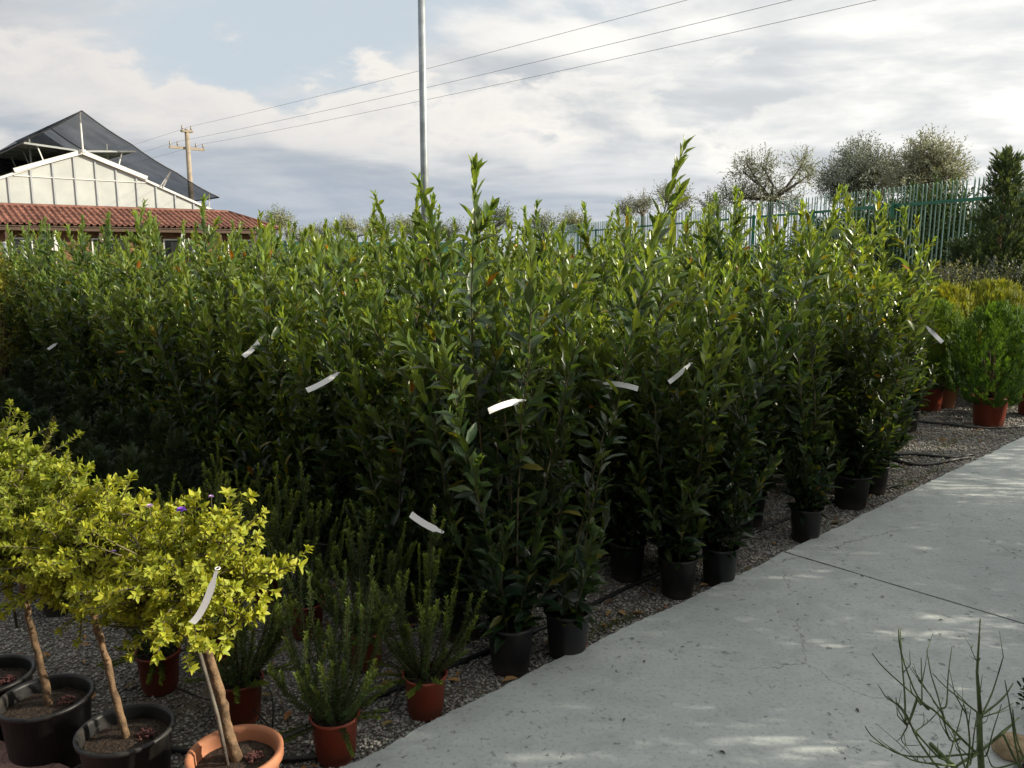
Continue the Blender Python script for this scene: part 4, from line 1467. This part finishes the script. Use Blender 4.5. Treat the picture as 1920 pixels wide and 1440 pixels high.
def build_greenhouse():
    y0 = 32.0
    g0 = at(168, 470, y0)
    root = empty('greenhouse', (g0.x, g0.y, GZ), EANG, 'cream gabled greenhouse with black shade net tent above its roof', 'greenhouse')
    apex = 5.47; eave = 3.47; hs = 4.85
    def zr(x): return apex - (apex - eave) * abs(x) / hs
    bars = [-0.3 + 0.75 * k for k in range(-6, 7)]
    xs = [-hs] + [b for b in bars if -hs < b < hs] + [hs]
    tz = 4.43
    for a, b in zip(xs[:-1], xs[1:]):
        a2, b2 = a + 0.02, b - 0.02
        mid_in = -2.4 < (a + b) / 2 < 2.4
        def strip(z0, top_fn, mat, nm, yy=0.0):
            if top_fn(a2) <= z0 + .02 and top_fn(b2) <= z0 + .02: return
            pts = [(a2, yy, z0), (b2, yy, z0), (b2, yy, max(z0 + .01, top_fn(b2)))]
            if a2 < 0 < b2: pts.append((0, yy, top_fn(0)))
            pts.append((a2, yy, max(z0 + .01, top_fn(a2))))
            obj(nm, MB().prism(pts, (0, .02, 0)), mat, root)
        if mid_in and min(zr(a2), zr(b2)) > tz + .15:
            strip(0.3, lambda x: tz - .02, 'cream', 'pane')
            strip(tz + .03, lambda x: zr(x) - .06, 'dimpane' if (abs((a + b) / 2) > 1.6) else 'cream', 'pane')
        else:
            strip(0.3, lambda x: zr(x) - .06, 'cream', 'pane')
    for b in xs:
        obj('glazing_bar', MB().box((b - .028, -.05, 0), (b + .028, .05, zr(b) - .04)), 'alu', root)
    obj('transom', MB().box((-2.35, -.04, tz - .02), (2.35, .03, tz + .02)), 'white', root)
    for s in (-1, 1):
        obj('verge', MB().bar((0, -.03, apex), (s * (hs + .1), -.03, eave - .04), .12, .09), 'white', root)
        obj('inner_verge', MB().bar((0, -.10, apex - .02), (s * 2.35, -.10, zr(2.35) + .10), .10, .16), 'white', root)
        obj('gutter', MB().box((s * hs - .1 + s * .08, -.15, eave - .14), (s * hs + .1 + s * .08, 18, eave - .02)), 'hose', root)
        obj('roof_glass', MB().prism([(0, .08, apex - .03), (s * hs, .08, eave - .03), (s * hs, 18, eave - .03), (0, 18, apex - .03)], (0, 0, -.03)), 'roofglass', root)
        obj('side_wall', MB().box((s * hs - .02, .05, 0), (s * hs + .02, 18, eave - .15)), 'cream', root)
        # roof vent swung up to about level
        vr = MB().prism([(s * .08, -.1, apex + .02), (s * 1.95, -.1, apex + .16), (s * 1.95, 17, apex + .16), (s * .08, 17, apex + .02)], (0, 0, .03))
        v = obj('roof_vent', vr, 'roofglass', root)
        fr = MB()
        for yy in [-.12 + 1.15 * k for k in range(15)]:
            fr.bar((s * .08, yy, apex - .0), (s * 1.95, yy, apex + .14), .05, .05)
        fr.bar((s * 1.95, -.12, apex + .15), (s * 1.95, 17, apex + .15), .06, .06)
        obj('vent_frame', fr, 'alu', v)
        for yy in (0.0, 2.3, 4.6):
            obj('vent_strut', MB().bar((s * 1.5, yy, apex + .12), (s * 1.3, yy, zr(1.3)), .04), 'white', root)
    obj('ridge_cap', MB().box((-.12, -.18, apex - .03), (.12, 17.5, apex + .07)), 'white', root)
    # shade net: sagging sheet hung over a ridge line, supported by props
    nx, ny = 24, 10
    def netz(x, y):
        t = abs(x) / 5.1
        z = 6.93 - (6.93 - 3.92) * t - 0.10 * math.sin(PI * min(1, t)) + 0.05 * math.cos(y * 2.2) * t
        return z - 0.05 * math.sin(PI * ((t * 3) % 1))
    m = MB()
    ys = [-.55 + k * 1.3 for k in range(ny)]
    for y in ys:
        for k in range(nx + 1):
            x = -5.1 + 10.2 * k / nx
            m.v.append((x, y, netz(x, y)))
    for j in range(ny - 1):
        for k in range(nx):
            a = j * (nx + 1) + k
            m.f.append((a, a + 1, a + nx + 2, a + nx + 1))
    i0 = len(m.v)
    m.v += [(x, y, z + .008) for x, y, z in m.v]
    m.f += [tuple(i + i0 for i in reversed(f)) for f in list(m.f)]
    obj('shade_net', m, 'net', root, True)
    hem = MB()
    for y in (ys[0], ys[4]):
        hem.tube([(-5.1 + 10.2 * k / nx, y, netz(-5.1 + 10.2 * k / nx, y) - .01) for k in range(nx + 1)], .025, 5)
    hem.tube([(5.1, y, netz(5.1, y)) for y in ys], .03, 5)
    obj('net_hem', hem, 'hose', root, True)
    # rear net panel closing the tent: seen dark through the open front
    rp = []
    for k in range(nx + 1):
        x = -5.1 + 10.2 * k / nx
        rp.append((x, 6.0, netz(x, 6.0) - .05))
    rp += [(4.9, 6.0, zr(4.9) + .05), (0, 6.0, apex + .2), (-4.9, 6.0, zr(4.9) + .05)]
    obj('net_panel', MB().prism(rp, (0, .01, 0)), 'net', root)
    for x in (0.0, -1.4, 1.4):
        obj('net_post', MB().tube([(x, -.25 if x == 0 else 1.6, zr(x) - .1 if x else apex - .05), (x, -.25 if x == 0 else 1.6, netz(x, 0))], .035, 8), 'white', root)
    for s, x0, x1 in ((1, 2.95, 3.25), (1, 2.85, 3.25), (-1, 2.9, 3.3), (-1, 3.0, 3.5)):
        obj('net_strut', MB().bar((s * x0, -.1, zr(x0)), (s * x1, -.3, netz(x1, 0) - .02), .04), 'white', root)
    obj('net_stay', MB().bar((4.8, -.2, zr(4.8)), (4.75, -.4, netz(4.75, 0)), .03), 'white', root)

    # ---- tiled building in front
    r2 = empty('tiled_building', (g0.x, g0.y, GZ), EANG, 'low brown building with red clay tile hip roof before the greenhouse', 'building')
    x0, x1 = -7.2, 6.8
    yr, ye = -0.30, -2.6      # ridge and eave, in front of the gable
    zrg, ze = 3.32, 2.61
    hipx = 5.6
    deck = MB().prism([(x0, ye + .06, ze - .09), (x1 - .06, ye + .06, ze - .09), (hipx, yr, zrg - .09), (x0, yr, zrg - .09)], (0, 0, .05))
    obj('roof_deck', deck, 'wood', r2)
    hip = MB().prism([(x1 - .06, ye + .06, ze - .09), (x1 - .06, yr + 1.9, ze - .09), (hipx, yr, zrg - .09)], (0, 0, .05))
    obj('roof_deck', hip, 'wood', r2)
    obj('wall', MB().box((x0, ye + .75, 0), (x1 - .75, yr + 0.1, ze + .05)), 'wall', r2)
    obj('fascia', MB().box((x0, ye + .10, ze - .22), (x1 - .1, ye + .16, ze - .07)), 'wood', r2)
    for k in range(9):
        xx = x0 + 1.0 + 1.5 * k
        obj('eave_post', MB().box((xx - .06, ye + .2, 0), (xx + .06, ye + .32, ze - .1)), 'white' if k % 3 == 0 else 'wood', r2)
    for k in range(5):
        xx = -5.6 + 2.6 * k
        wi = obj('window', MB().box((xx, ye + .70, 1.0), (xx + 1.3, ye + .745, 2.15)), 'white', r2)
        for j in range(2):
            obj('pane', MB().box((xx + .06 + .62 * j, ye + .685, 1.06), (xx + .62 + .62 * j, ye + .698, 2.09)), 'dark', wi)
    # barrel tiles
    sl = math.sqrt((yr - ye) ** 2 + (zrg - ze) ** 2)
    rows = 6; pitchw = 0.213
    tl = sl / rows
    ang = math.atan2(zrg - ze, yr - ye)
    tmm = MB()
    seg = 5
    prof = [(-.107, .004), (-.09, -.012), (-.05, -.004)] + [(-.05 + .10 * (1 - math.cos(PI * k / seg)) / 2, .052 * math.sin(PI * k / seg)) for k in range(1, seg)] + [(.05, -.004), (.09, -.012), (.107, .004)]
    n = len(prof)
    for yy, lift, wsc in ((-.03, .028, 1.0), (tl + .02, .0, .96)):
        for px_, pz in prof:
            tmm.v.append((px_ * wsc, yy, pz + lift))
    for px_, pz in prof:
        tmm.v.append((px_, -.03, pz + .028 - .018))
    for k in range(n - 1):
        tmm.f.append((k, k + 1, n + k + 1, n + k))
        tmm.f.append((2 * n + k, 2 * n + k + 1, k + 1, k))
    tme = tmm.mesh('roof_tile', True); tme.materials.append(M['tile'])
    rest = MB()
    rnd = random.Random(8)
    cnt = 0
    for r in range(rows):
        s = r / rows
        yy = ye + (yr - ye) * s; zz = ze + (zrg - ze) * s
        xr = x1 + (hipx - x1) * s
        k = 0
        while True:
            xx = xr - .11 - pitchw * k
            if xx < x0: break
            if xx > -3.7 and cnt < 300:
                o = obj('roof_tile', tme, None, r2)
                o.location = (xx, yy, zz)
                o.rotation_euler = (ang + rnd.uniform(-.008, .008), rnd.uniform(-.01, .01), rnd.uniform(-.012, .012))
                cnt += 1
            else:
                mt = Matrix.Translation((xx, yy, zz)) @ Matrix.Rotation(ang, 4, 'X')
                i0 = len(rest.v)
                rest.v += [tuple(mt @ Vector(q)) for q in tmm.v]
                rest.f += [tuple(i + i0 for i in f) for f in tmm.f]
            k += 1
    ro = obj('roof_tile_field', rest, 'tile', r2, True); ro['kind'] = 'stuff'
    obj('ridge_tiles', MB().tube([(x0 + .25 * k, yr, zrg + .03) for k in range(int((hipx - x0) / .25) + 1)], .07, 8), 'tile', r2, True)
    obj('hip_tiles', MB().tube([(hipx, yr, zrg + .03), ((hipx + x1) / 2, (yr + ye) / 2, (zrg + ze) / 2 + .05), (x1, ye, ze + .03)], .06, 8), 'tile', r2, True)


# ------------------------------------------------------------------ broom, rock, tags, hoses
def build_broom():
    random.seed(55)
    Y = 1.95
    base = at(1838, 1440, Y); b0 = Vector((base.x, base.y, GZ))
    root = empty('broom_shrub', b0, 0, 'leafless green-twigged broom shrub at the near edge of the path', 'shrub')
    tr = MB(); tw = MB(); lv = Leaves()
    def L(u, v, dy=0.0): return at(u, v, Y + dy) - b0
    tr.tube([(0, 0, 0), L(1840, 1440), L(1837, 1390), L(1836, 1338)], [.010, .009, .008, .0075], 8)
    tr.tube([L(1838, 1342), L(1832, 1260), L(1838, 1160)], [.006, .0035, .0015], 6)
    tr.tube([(0.01, 0, .02), L(1790, 1440, -.03), L(1745, 1395, -.05)], [.008, .007, .006], 7)
    obj('trunk', tr, 'broom', root, True)
    KNOWN = [L(1840, 1440).lerp(L(1836, 1338), k / 10) for k in range(11)] + [L(1838, 1342).lerp(L(1838, 1160), k / 10) for k in range(11)] + [L(1790, 1440, -.03).lerp(L(1745, 1395, -.05), k / 6) for k in range(7)]
    def twig(uvs, r, dy0, dy1, side=True):
        n = len(uvs)
        r *= 1.25
        pts = [L(u, v, dy0 + (dy1 - dy0) * k / (n - 1)) for k, (u, v) in enumerate(uvs)]
        if KNOWN:
            near = min(KNOWN, key=lambda k_: (k_ - pts[0]).length)
            if (near - pts[0]).length > 0.002: pts = [near] + pts
            n = len(pts)
        q = []
        for k in range(n - 1):
            p0 = pts[max(0, k - 1)]; p1 = pts[k]; p2 = pts[k + 1]; p3 = pts[min(n - 1, k + 2)]
            for j in range(4):
                t = j / 4
                q.append(0.5 * ((2 * p1) + (-p0 + p2) * t + (2 * p0 - 5 * p1 + 4 * p2 - p3) * t * t + (-p0 + 3 * p1 - 3 * p2 + p3) * t ** 3))
        q.append(pts[-1])
        tw.tube(q, [r * (1 - .65 * k / (len(q) - 1)) for k in range(len(q))], 5)
        KNOWN.extend(q[2:-2])
        if side and random.random() < .75:
            for j in range(random.randint(1, 3)):
                i = random.randint(len(q) // 4, len(q) - 3)
                dq = (q[i + 1] - q[i]).normalized()
                e1 = q[i] + (dq + Vector((random.gauss(0, .35), random.gauss(0, .5), .35))) * random.uniform(.03, .085)
                m1 = (q[i] + e1) / 2 + Vector((random.gauss(0, .006), random.gauss(0, .006), -.004))
                tw.tube([q[i], m1, e1], [r * .55, r * .4, r * .2], 4)
        for k in range(len(q)):
            if random.random() < .10:
                lv.add(q[k], (random.gauss(0, 1), random.gauss(0, 1), .6), (0, 0, 1), random.uniform(.008, .014), .004, jit((.16, .20, .05), .3))
        return q
    S = [([(1835, 1415), (1790, 1372), (1755, 1335), (1720, 1305), (1690, 1225), (1685, 1180)], .0034, 0, -.1),
         ([(1740, 1330), (1710, 1300), (1660, 1255), (1635, 1225)], .0026, -.05, -.16),
         ([(1700, 1360), (1696, 1300), (1690, 1225), (1688, 1178)], .0028, -.1, -.02),
         ([(1760, 1420), (1715, 1370), (1690, 1330), (1664, 1305)], .0028, -.05, -.12),
         ([(1835, 1412), (1760, 1418), (1690, 1415), (1640, 1385), (1622, 1362)], .003, 0, -.05),
         ([(1790, 1435), (1720, 1428), (1680, 1410), (1630, 1388)], .0026, -.1, -.14),
         ([(1780, 1385), (1760, 1310), (1745, 1262), (1742, 1240)], .0026, .02, .1),
         ([(1768, 1340), (1735, 1290), (1710, 1250)], .0024, .04, .12),
         ([(1775, 1320), (1778, 1265), (1785, 1212)], .0024, .05, .12),
         ([(1832, 1335), (1800, 1310), (1770, 1285), (1748, 1262)], .0026, 0, .1),
         ([(1728, 1320), (1728, 1270), (1727, 1232)], .0022, -.1, -.06),
         ([(1838, 1345), (1860, 1300), (1880, 1235)], .003, 0, .05),
         ([(1840, 1345), (1870, 1335), (1900, 1318)], .0024, 0, .05),
         ([(1842, 1340), (1880, 1310), (1900, 1280)], .0034, 0, .04),
         ([(1842, 1405), (1880, 1375), (1910, 1345)], .0044, 0, .06),
         ([(1912, 1440), (1903, 1390), (1896, 1340), (1884, 1275)], .003, .0, -.04),
         ([(1918, 1420), (1905, 1380), (1899, 1330)], .003, .0, .02),
         ([(1850, 1415), (1862, 1370), (1878, 1320)], .0022, 0, -.05),
         ([(1812, 1440), (1818, 1390), (1812, 1340), (1806, 1318)], .003, -.05, -.08),
         ([(1820, 1430), (1826, 1380), (1830, 1350)], .0026, -.05, -.05),
         ([(1775, 1440), (1785, 1400), (1800, 1350), (1803, 1330)], .0022, -.08, -.02),
         ([(1760, 1440), (1720, 1385), (1700, 1340), (1682, 1318)], .003, -.08, -.15),
         ([(1810, 1440), (1790, 1380), (1775, 1350)], .0026, -.06, -.02),
         ([(1865, 1440), (1852, 1418), (1845, 1405)], .0022, .05, 0),
         ([(1838, 1410), (1800, 1432), (1770, 1455)], .0042, 0, -.08),
         ([(1700, 1365), (1690, 1385), (1700, 1397), (1725, 1397)], .0018, -.1, -.1),
         ([(1715, 1372), (1735, 1358), (1750, 1345)], .002, -.1, -.05),
         ([(1832, 1240), (1822, 1220), (1820, 1215)], .0014, 0, .02),
         ([(1836, 1310), (1842, 1265)], .002, 0, .03)]
    for s in S: twig(*s)
    obj('twigs', tw, 'broom', root, True)['kind'] = 'stuff'
    me = lv.mesh('foliage', T_LIME); me.materials.append(M['soft'])
    obj('foliage', me, None, root)['kind'] = 'stuff'

    # rock beside it
    p_ = on_ground(1888, 1415)
    rk = MB()
    rs = random.Random(2)
    for i in range(7):
        th = PI * i / 6
        for j in range(10):
            ph = 2 * PI * j / 10
            k = rs.uniform(.88, 1.1)
            rk.v.append((.07 * k * math.sin(th) * math.cos(ph), .055 * k * math.sin(th) * math.sin(ph), .045 * k * math.cos(th)))
    for i in range(6):
        for j in range(10):
            a = i * 10 + j; b = i * 10 + (j + 1) % 10
            rk.f.append((a, b, b + 10, a + 10))
    o = obj('rock', rk, 'rock', None, True, (p_.x + .02, p_.y + .0, .028))
    tag(o, 'small tan rock on the path behind the broom shrub', 'rock')
    root = empty('low_shrub', (p_.x + .32, p_.y + .1, GZ), 0, 'dark low leafy shrub at the path edge behind the tan rock', 'shrub')
    me = shrub_mesh(.16, .17, 200, 8, .024, .5, (.02, .04, .015), (.05, .085, .02), .02, 130); me.materials.append(M['soft'])
    obj('foliage', me, None, root)['kind'] = 'stuff'
    obj('stem', stems_for(.15, 0, .25, 6), None, root)


def build_tags():
    def strip(a, b, sag, width, label, loop=0.006):
        a = Vector(a); b = Vector(b)
        m = MB()
        n = 10
        d = (b - a); ln = d.length
        side = d.cross(Vector((0.15, -1, 0.25))).normalized()
        face = side.cross(d).normalized()
        L_, R_ = [], []
        for k in range(n + 1):
            t = k / n
            q = a.lerp(b, t) + Vector((0, 0, sag * 4 * t * (1 - t))) - a
            w_ = width * (1 if k < n - 1 else 0.55)
            L_.append(q - side * w_ / 2); R_.append(q + side * w_ / 2)
        th = face * 0.0008
        for k in range(n):
            for s in (1, -1):
                o_ = th * s
                qd = (L_[k] + o_, R_[k] + o_, R_[k + 1] + o_, L_[k + 1] + o_)
                m.quad(*(qd if s > 0 else reversed(qd)))
        m.quad(L_[0] - th, R_[0] - th, R_[0] + th, L_[0] + th)
        o = obj('plant_tag', m, 'tag', None, False, a)
        tag(o, label, 'plant tag', 'white plant tags')
        ring = MB()
        pts = []
        c = b - a + d.normalized() * loop
        for k in range(13):
            an = 2 * PI * k / 12
            pts.append(c + Vector((math.cos(an) * loop, math.sin(an) * loop, 0.2 * loop * math.sin(an))))
        ring.tube(pts, 0.0014, 5)
        obj('tag_loop', ring, 'tag', o, True)
        return b + d.normalized() * loop

    def tied(a, b, Y0, Y1, sag, w_, label, stem_len=0.35):
        strip(at(a[0], a[1], Y0), at(b[0], b[1], Y1), sag, w_, label)

    pts_all = np.concatenate(LEAF_PTS)

    def tied_laurel(a, b, sag, w_, label, reach=0.03, fwd=0.07):
        d = np.array(ray(*b).normalized()); rel = pts_all - np.array([0, 0, CAM_H])
        t = rel @ d
        off = np.linalg.norm(rel - t[:, None] * d, axis=1)
        while not (off < reach).any(): reach *= 1.5
        Y = float(pts_all[off < reach, 1].min())
        print('tag', b, round(Y, 2))
        strip(at(*a, Y - fwd), at(*b, Y - 0.01), sag, w_, label)

    tied_laurel((90, 655), (106, 644), 0.0, .026, 'small white tag on the far shaded side of the laurel block')
    tied_laurel((456, 668), (493, 630), -0.012, .026, 'white tag slanting steeply up on the shaded laurel face')
    tied_laurel((575, 732), (633, 700), -0.006, .024, 'white tag tilted up on shaded laurel face, between steep and corner tags', 0.055, 0.12)
    tied_laurel((916, 771), (980, 751), 0.006, .022, 'white tag half covered by a leaf on the corner laurel', 0.05, 0.09)
    tied_laurel((1196, 729), (1134, 719), 0.006, .021, 'sunlit white tag pointing towards the path from the second laurel', 0.05, 0.10)
    tied_laurel((1254, 717), (1294, 682), -0.004, .021, 'white tag slanting up on the laurels before the path joint', 0.05, 0.10)
    tied_laurel((1767, 642), (1738, 613), 0.0, .03, 'greyish white tag sticking out from the end laurel over the arborvitae')
    tied((770, 964), (826, 996), 2.60, 2.6, -0.006, .022, 'white tag on the needle-leaved shrub beside the corner laurel')
    tied((360, 1168), (406, 1070), 1.86, 1.88, -0.02, .017, 'white tag curving down the lime standard in the terracotta pot')


def build_hoses():
    rnd = random.Random(6)
    def hose(pts, r, label):
        a = pts[0]
        q = []
        for k in range(len(pts) - 1):
            p0 = pts[max(0, k - 1)]; p1 = pts[k]; p2 = pts[k + 1]; p3 = pts[min(len(pts) - 1, k + 2)]
            for j in range(5):
                t = j / 5
                q.append(0.5 * ((2 * p1) + (-p0 + p2) * t + (2 * p0 - 5 * p1 + 4 * p2 - p3) * t * t + (-p0 + 3 * p1 - 3 * p2 + p3) * t ** 3) - a)
        q.append(pts[-1] - a)
        tag(obj('irrigation_hose', MB().tube(q, r, 7), 'hose', None, True, a), label, 'hose', 'black irrigation hoses')
    z = GZ + .013
    hose([EN(-1.1 + .6 * k, 0.30 + rnd.uniform(-.02, .02) - (.06 if k < 2 else 0), z) for k in range(11)], .010, 'black irrigation hose running along the bed under the front pots')
    hose([on_ground(310, 1402, z), on_ground(440, 1420, z), on_ground(530, 1424, z), on_ground(610, 1418, z)], .010, 'black irrigation hose lying behind the terracotta pot')
    hose([on_ground(1670, 852, z), on_ground(1720, 852, z), on_ground(1780, 857, z), on_ground(1826, 852, z)], .014, 'black hose end lying on bare gravel by the path')
    hose([on_ground(1672, 862, z), on_ground(1725, 872, z), on_ground(1790, 862, z), on_ground(1815, 858, z)], .016, 'thick black hose on the bare gravel beside the hose end')
    hose([on_ground(1700, 788, z), on_ground(1770, 795, z), on_ground(1850, 803, z), on_ground(1960, 795, z)], .013, 'black hose lying in front of the arborvitae pots')
    hose([on_ground(1535, 948, z), on_ground(1600, 930, z), on_ground(1690, 908, z)], .009, 'black hose passing in front of the end laurel pots')
    def thin(pts, lab):
        hose(pts, .0028, lab)
    for k, (e, n) in enumerate(((0.07, .09), (.45, .10), (-.07, .52), (.89, .12), (1.15, .05), (1.99, .1))):
        p0 = EN(e + rnd.uniform(-.1, .1), .30, z + .01); p1 = EN(e, n, GZ) + Vector((.03, .02, .17))
        mid = (p0 + p1) / 2 + Vector((rnd.uniform(-.08, .08), rnd.uniform(-.05, .05), .06))
        thin([p0, mid, p1 + Vector((0, 0, .02)), p1 - Vector((0, 0, .02))], 'thin black drip tube leading from the bed hose into a pot')
    thin([on_ground(700, 1275, z), on_ground(730, 1262, z) + Vector((0, 0, .05)), on_ground(752, 1290, z) + Vector((0, 0, .04)), on_ground(730, 1330, z), on_ground(690, 1335, z)], 'thin black drip tube looped between the two red pots')
    thin([on_ground(330, 1290, z), on_ground(390, 1330, z) + Vector((0, 0, .04)), on_ground(470, 1350, z) + Vector((0, 0, .05)), on_ground(530, 1395, z)], 'thin black drip tube arching over gravel behind the terracotta pot')


# ------------------------------------------------------------------ dim plumed shrubs in the shade
def build_dim_plumes():
    ms = []
    for q in range(3):
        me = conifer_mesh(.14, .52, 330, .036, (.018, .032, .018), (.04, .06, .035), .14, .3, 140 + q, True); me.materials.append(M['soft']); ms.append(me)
    pot = pot_mesh('pot', .085, .17); soil = soil_mesh('soil', .08, .15)
    st = MB().tube([(0, 0, .14), (0, 0, .55)], [.006, .002], 5).mesh('stem', True); st.materials.append(M['stem'])
    rnd = random.Random(12)
    k = 0
    for e in (-.75, -.35, 0.02, .42):
        for n in (2.0, 2.35, 2.7, 3.05, 3.4, 3.8, 4.2, 4.65, 5.1, 5.6, 6.1, 6.6):
            if (e > .3 and n < 2.2) or (e < -.5 and n < 2.5): continue
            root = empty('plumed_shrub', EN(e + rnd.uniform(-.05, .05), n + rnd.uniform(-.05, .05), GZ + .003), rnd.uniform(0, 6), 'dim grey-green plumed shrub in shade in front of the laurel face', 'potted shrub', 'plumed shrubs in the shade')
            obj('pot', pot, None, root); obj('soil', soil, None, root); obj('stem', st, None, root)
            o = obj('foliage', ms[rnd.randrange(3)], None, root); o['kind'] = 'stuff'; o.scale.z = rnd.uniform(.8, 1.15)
    # two tall bronze shoots
    for (u, v, Y, lab) in ((102, 785, 3.9, 'slender bronze flowering shoot rising over the lime leaves against the dark laurels'), (8, 800, 3.4, 'bronze feathery shoot beside the topmost lime leaves')):
        t = at(u, v, Y)
        b = Vector((t.x - .04, t.y, GZ))
        root = empty('bronze_shoot', b, 0, lab, 'plant')
        pts = [(0, 0, 0), (-.02, 0, (t.z - GZ) * .6), (-.01, 0, (t.z - GZ) * .85), (.04, 0, t.z - GZ)]
        obj('stem', MB().tube(pts, [.006, .004, .003, .0015], 5), 'stem', root, True)
        lv = Leaves()
        H = t.z - GZ
        for k in range(420):
            f = random.uniform(.45, 1.0); a = random.uniform(0, 6.28)
            i = 0 if f < .6 else 1 if f < .85 else 2
            bz = (.0, .6, .85, 1.0)
            q = Vector(pts[i]).lerp(Vector(pts[i + 1]), (f - bz[i]) / (bz[i + 1] - bz[i]))
            r = .045 * (1 - f) / .55 + .006
            lv.add(q + Vector((math.cos(a) * r * random.random(), math.sin(a) * r * random.random(), 0)), (math.cos(a), math.sin(a), 1.2), (0, 0, 1), random.uniform(.014, .026), .006, jit((.15, .12, .035), .3))
        me = lv.mesh('foliage', T_BLADE); me.materials.append(M['soft'])
        obj('foliage', me, None, root)['kind'] = 'stuff'


# ------------------------------------------------------------------ shrubs across the path, which throw the shade over it
def build_shade_row():
    rnd = random.Random(19)
    vs = []
    for q in range(3):
        me = shrub_mesh(.55, 2.35, 430, 10, .085, .42, (.03, .06, .02), (.07, .12, .03), .3, 150 + q, T_LIME, .6)
        me.materials.append(M['laurel']); vs.append(me)
    st = stems_for(.4, .2, 1.9, 9)
    pot = pot_mesh('pot', .2, .32); soil = soil_mesh('soil', .19, .29)
    for e, n, s, sr in ROW:
        root = empty('screen_shrub', EN(e, n, GZ), rnd.uniform(0, 6), 'tall leafy potted shrub in the bed across the path', 'potted shrub', 'tall shrubs across the path')
        obj('pot', pot, None, root); obj('soil', soil, None, root)
        o = obj('stem', st, None, root); o.scale.z = s
        o = obj('foliage', vs[rnd.randrange(3)], None, root); o['kind'] = 'stuff'; o.scale = (sr, sr, s)


# (along path, across path, height factor, width factor)
ROW = [(1.75, -2.5, .52, .8), (2.85, -2.35, .86, .85), (3.6, -2.4, 1.05, .9), (4.4, -2.3, 1.12, .9), (5.2, -2.4, 1.14, .9), (6.1, -2.3, 1.1, .9), (7.1, -2.4, .92, .8),
       (8.3, -2.4, .8, .75), (9.6, -2.5, .8, .75), (4.0, -3.4, 1.1, .9), (4.9, -3.4, 1.2, .9), (6.6, -3.4, 1.1, .9)]


def build_sky_blocker():
    # unseen evergreen screen, added behind the camera to cut the sky light
    rnd = random.Random(23)
    vs = []
    for q in range(2):
        me = shrub_mesh(1.25, 5.6, 1300, 10, .17, .45, (.02, .045, .018), (.05, .09, .03), .3, 170 + q, T_LIME, .5)
        me.materials.append(M['soft']); vs.append(me)
    st = stems_for(.8, 0, 4.8, 8)
    for k in range(10):
        x = -11.5 + 1.9 * k
        root = empty('sky_screen_tree', (x, -3.6 - .35 * abs(x + 2) * .4 + rnd.uniform(-.3, .3), GZ), rnd.uniform(0, 6), 'unseen tall dark evergreen added behind the paved corner to block sky light', 'tree', 'added sky-blocking evergreens')
        o = obj('crown', vs[k % 2], None, root); o['kind'] = 'stuff'; o.scale.z = rnd.uniform(.9, 1.1)
        obj('trunk', st, None, root)


build_setting()
build_laurels()
build_durantas()
build_needle_shrubs()
build_dim_plumes()
build_right_beds()
build_fence()
build_trees()
build_left_background()
build_utility_line()
build_greenhouse()
build_shade_row()
build_sky_blocker()
build_broom()
build_tags()
build_hoses()
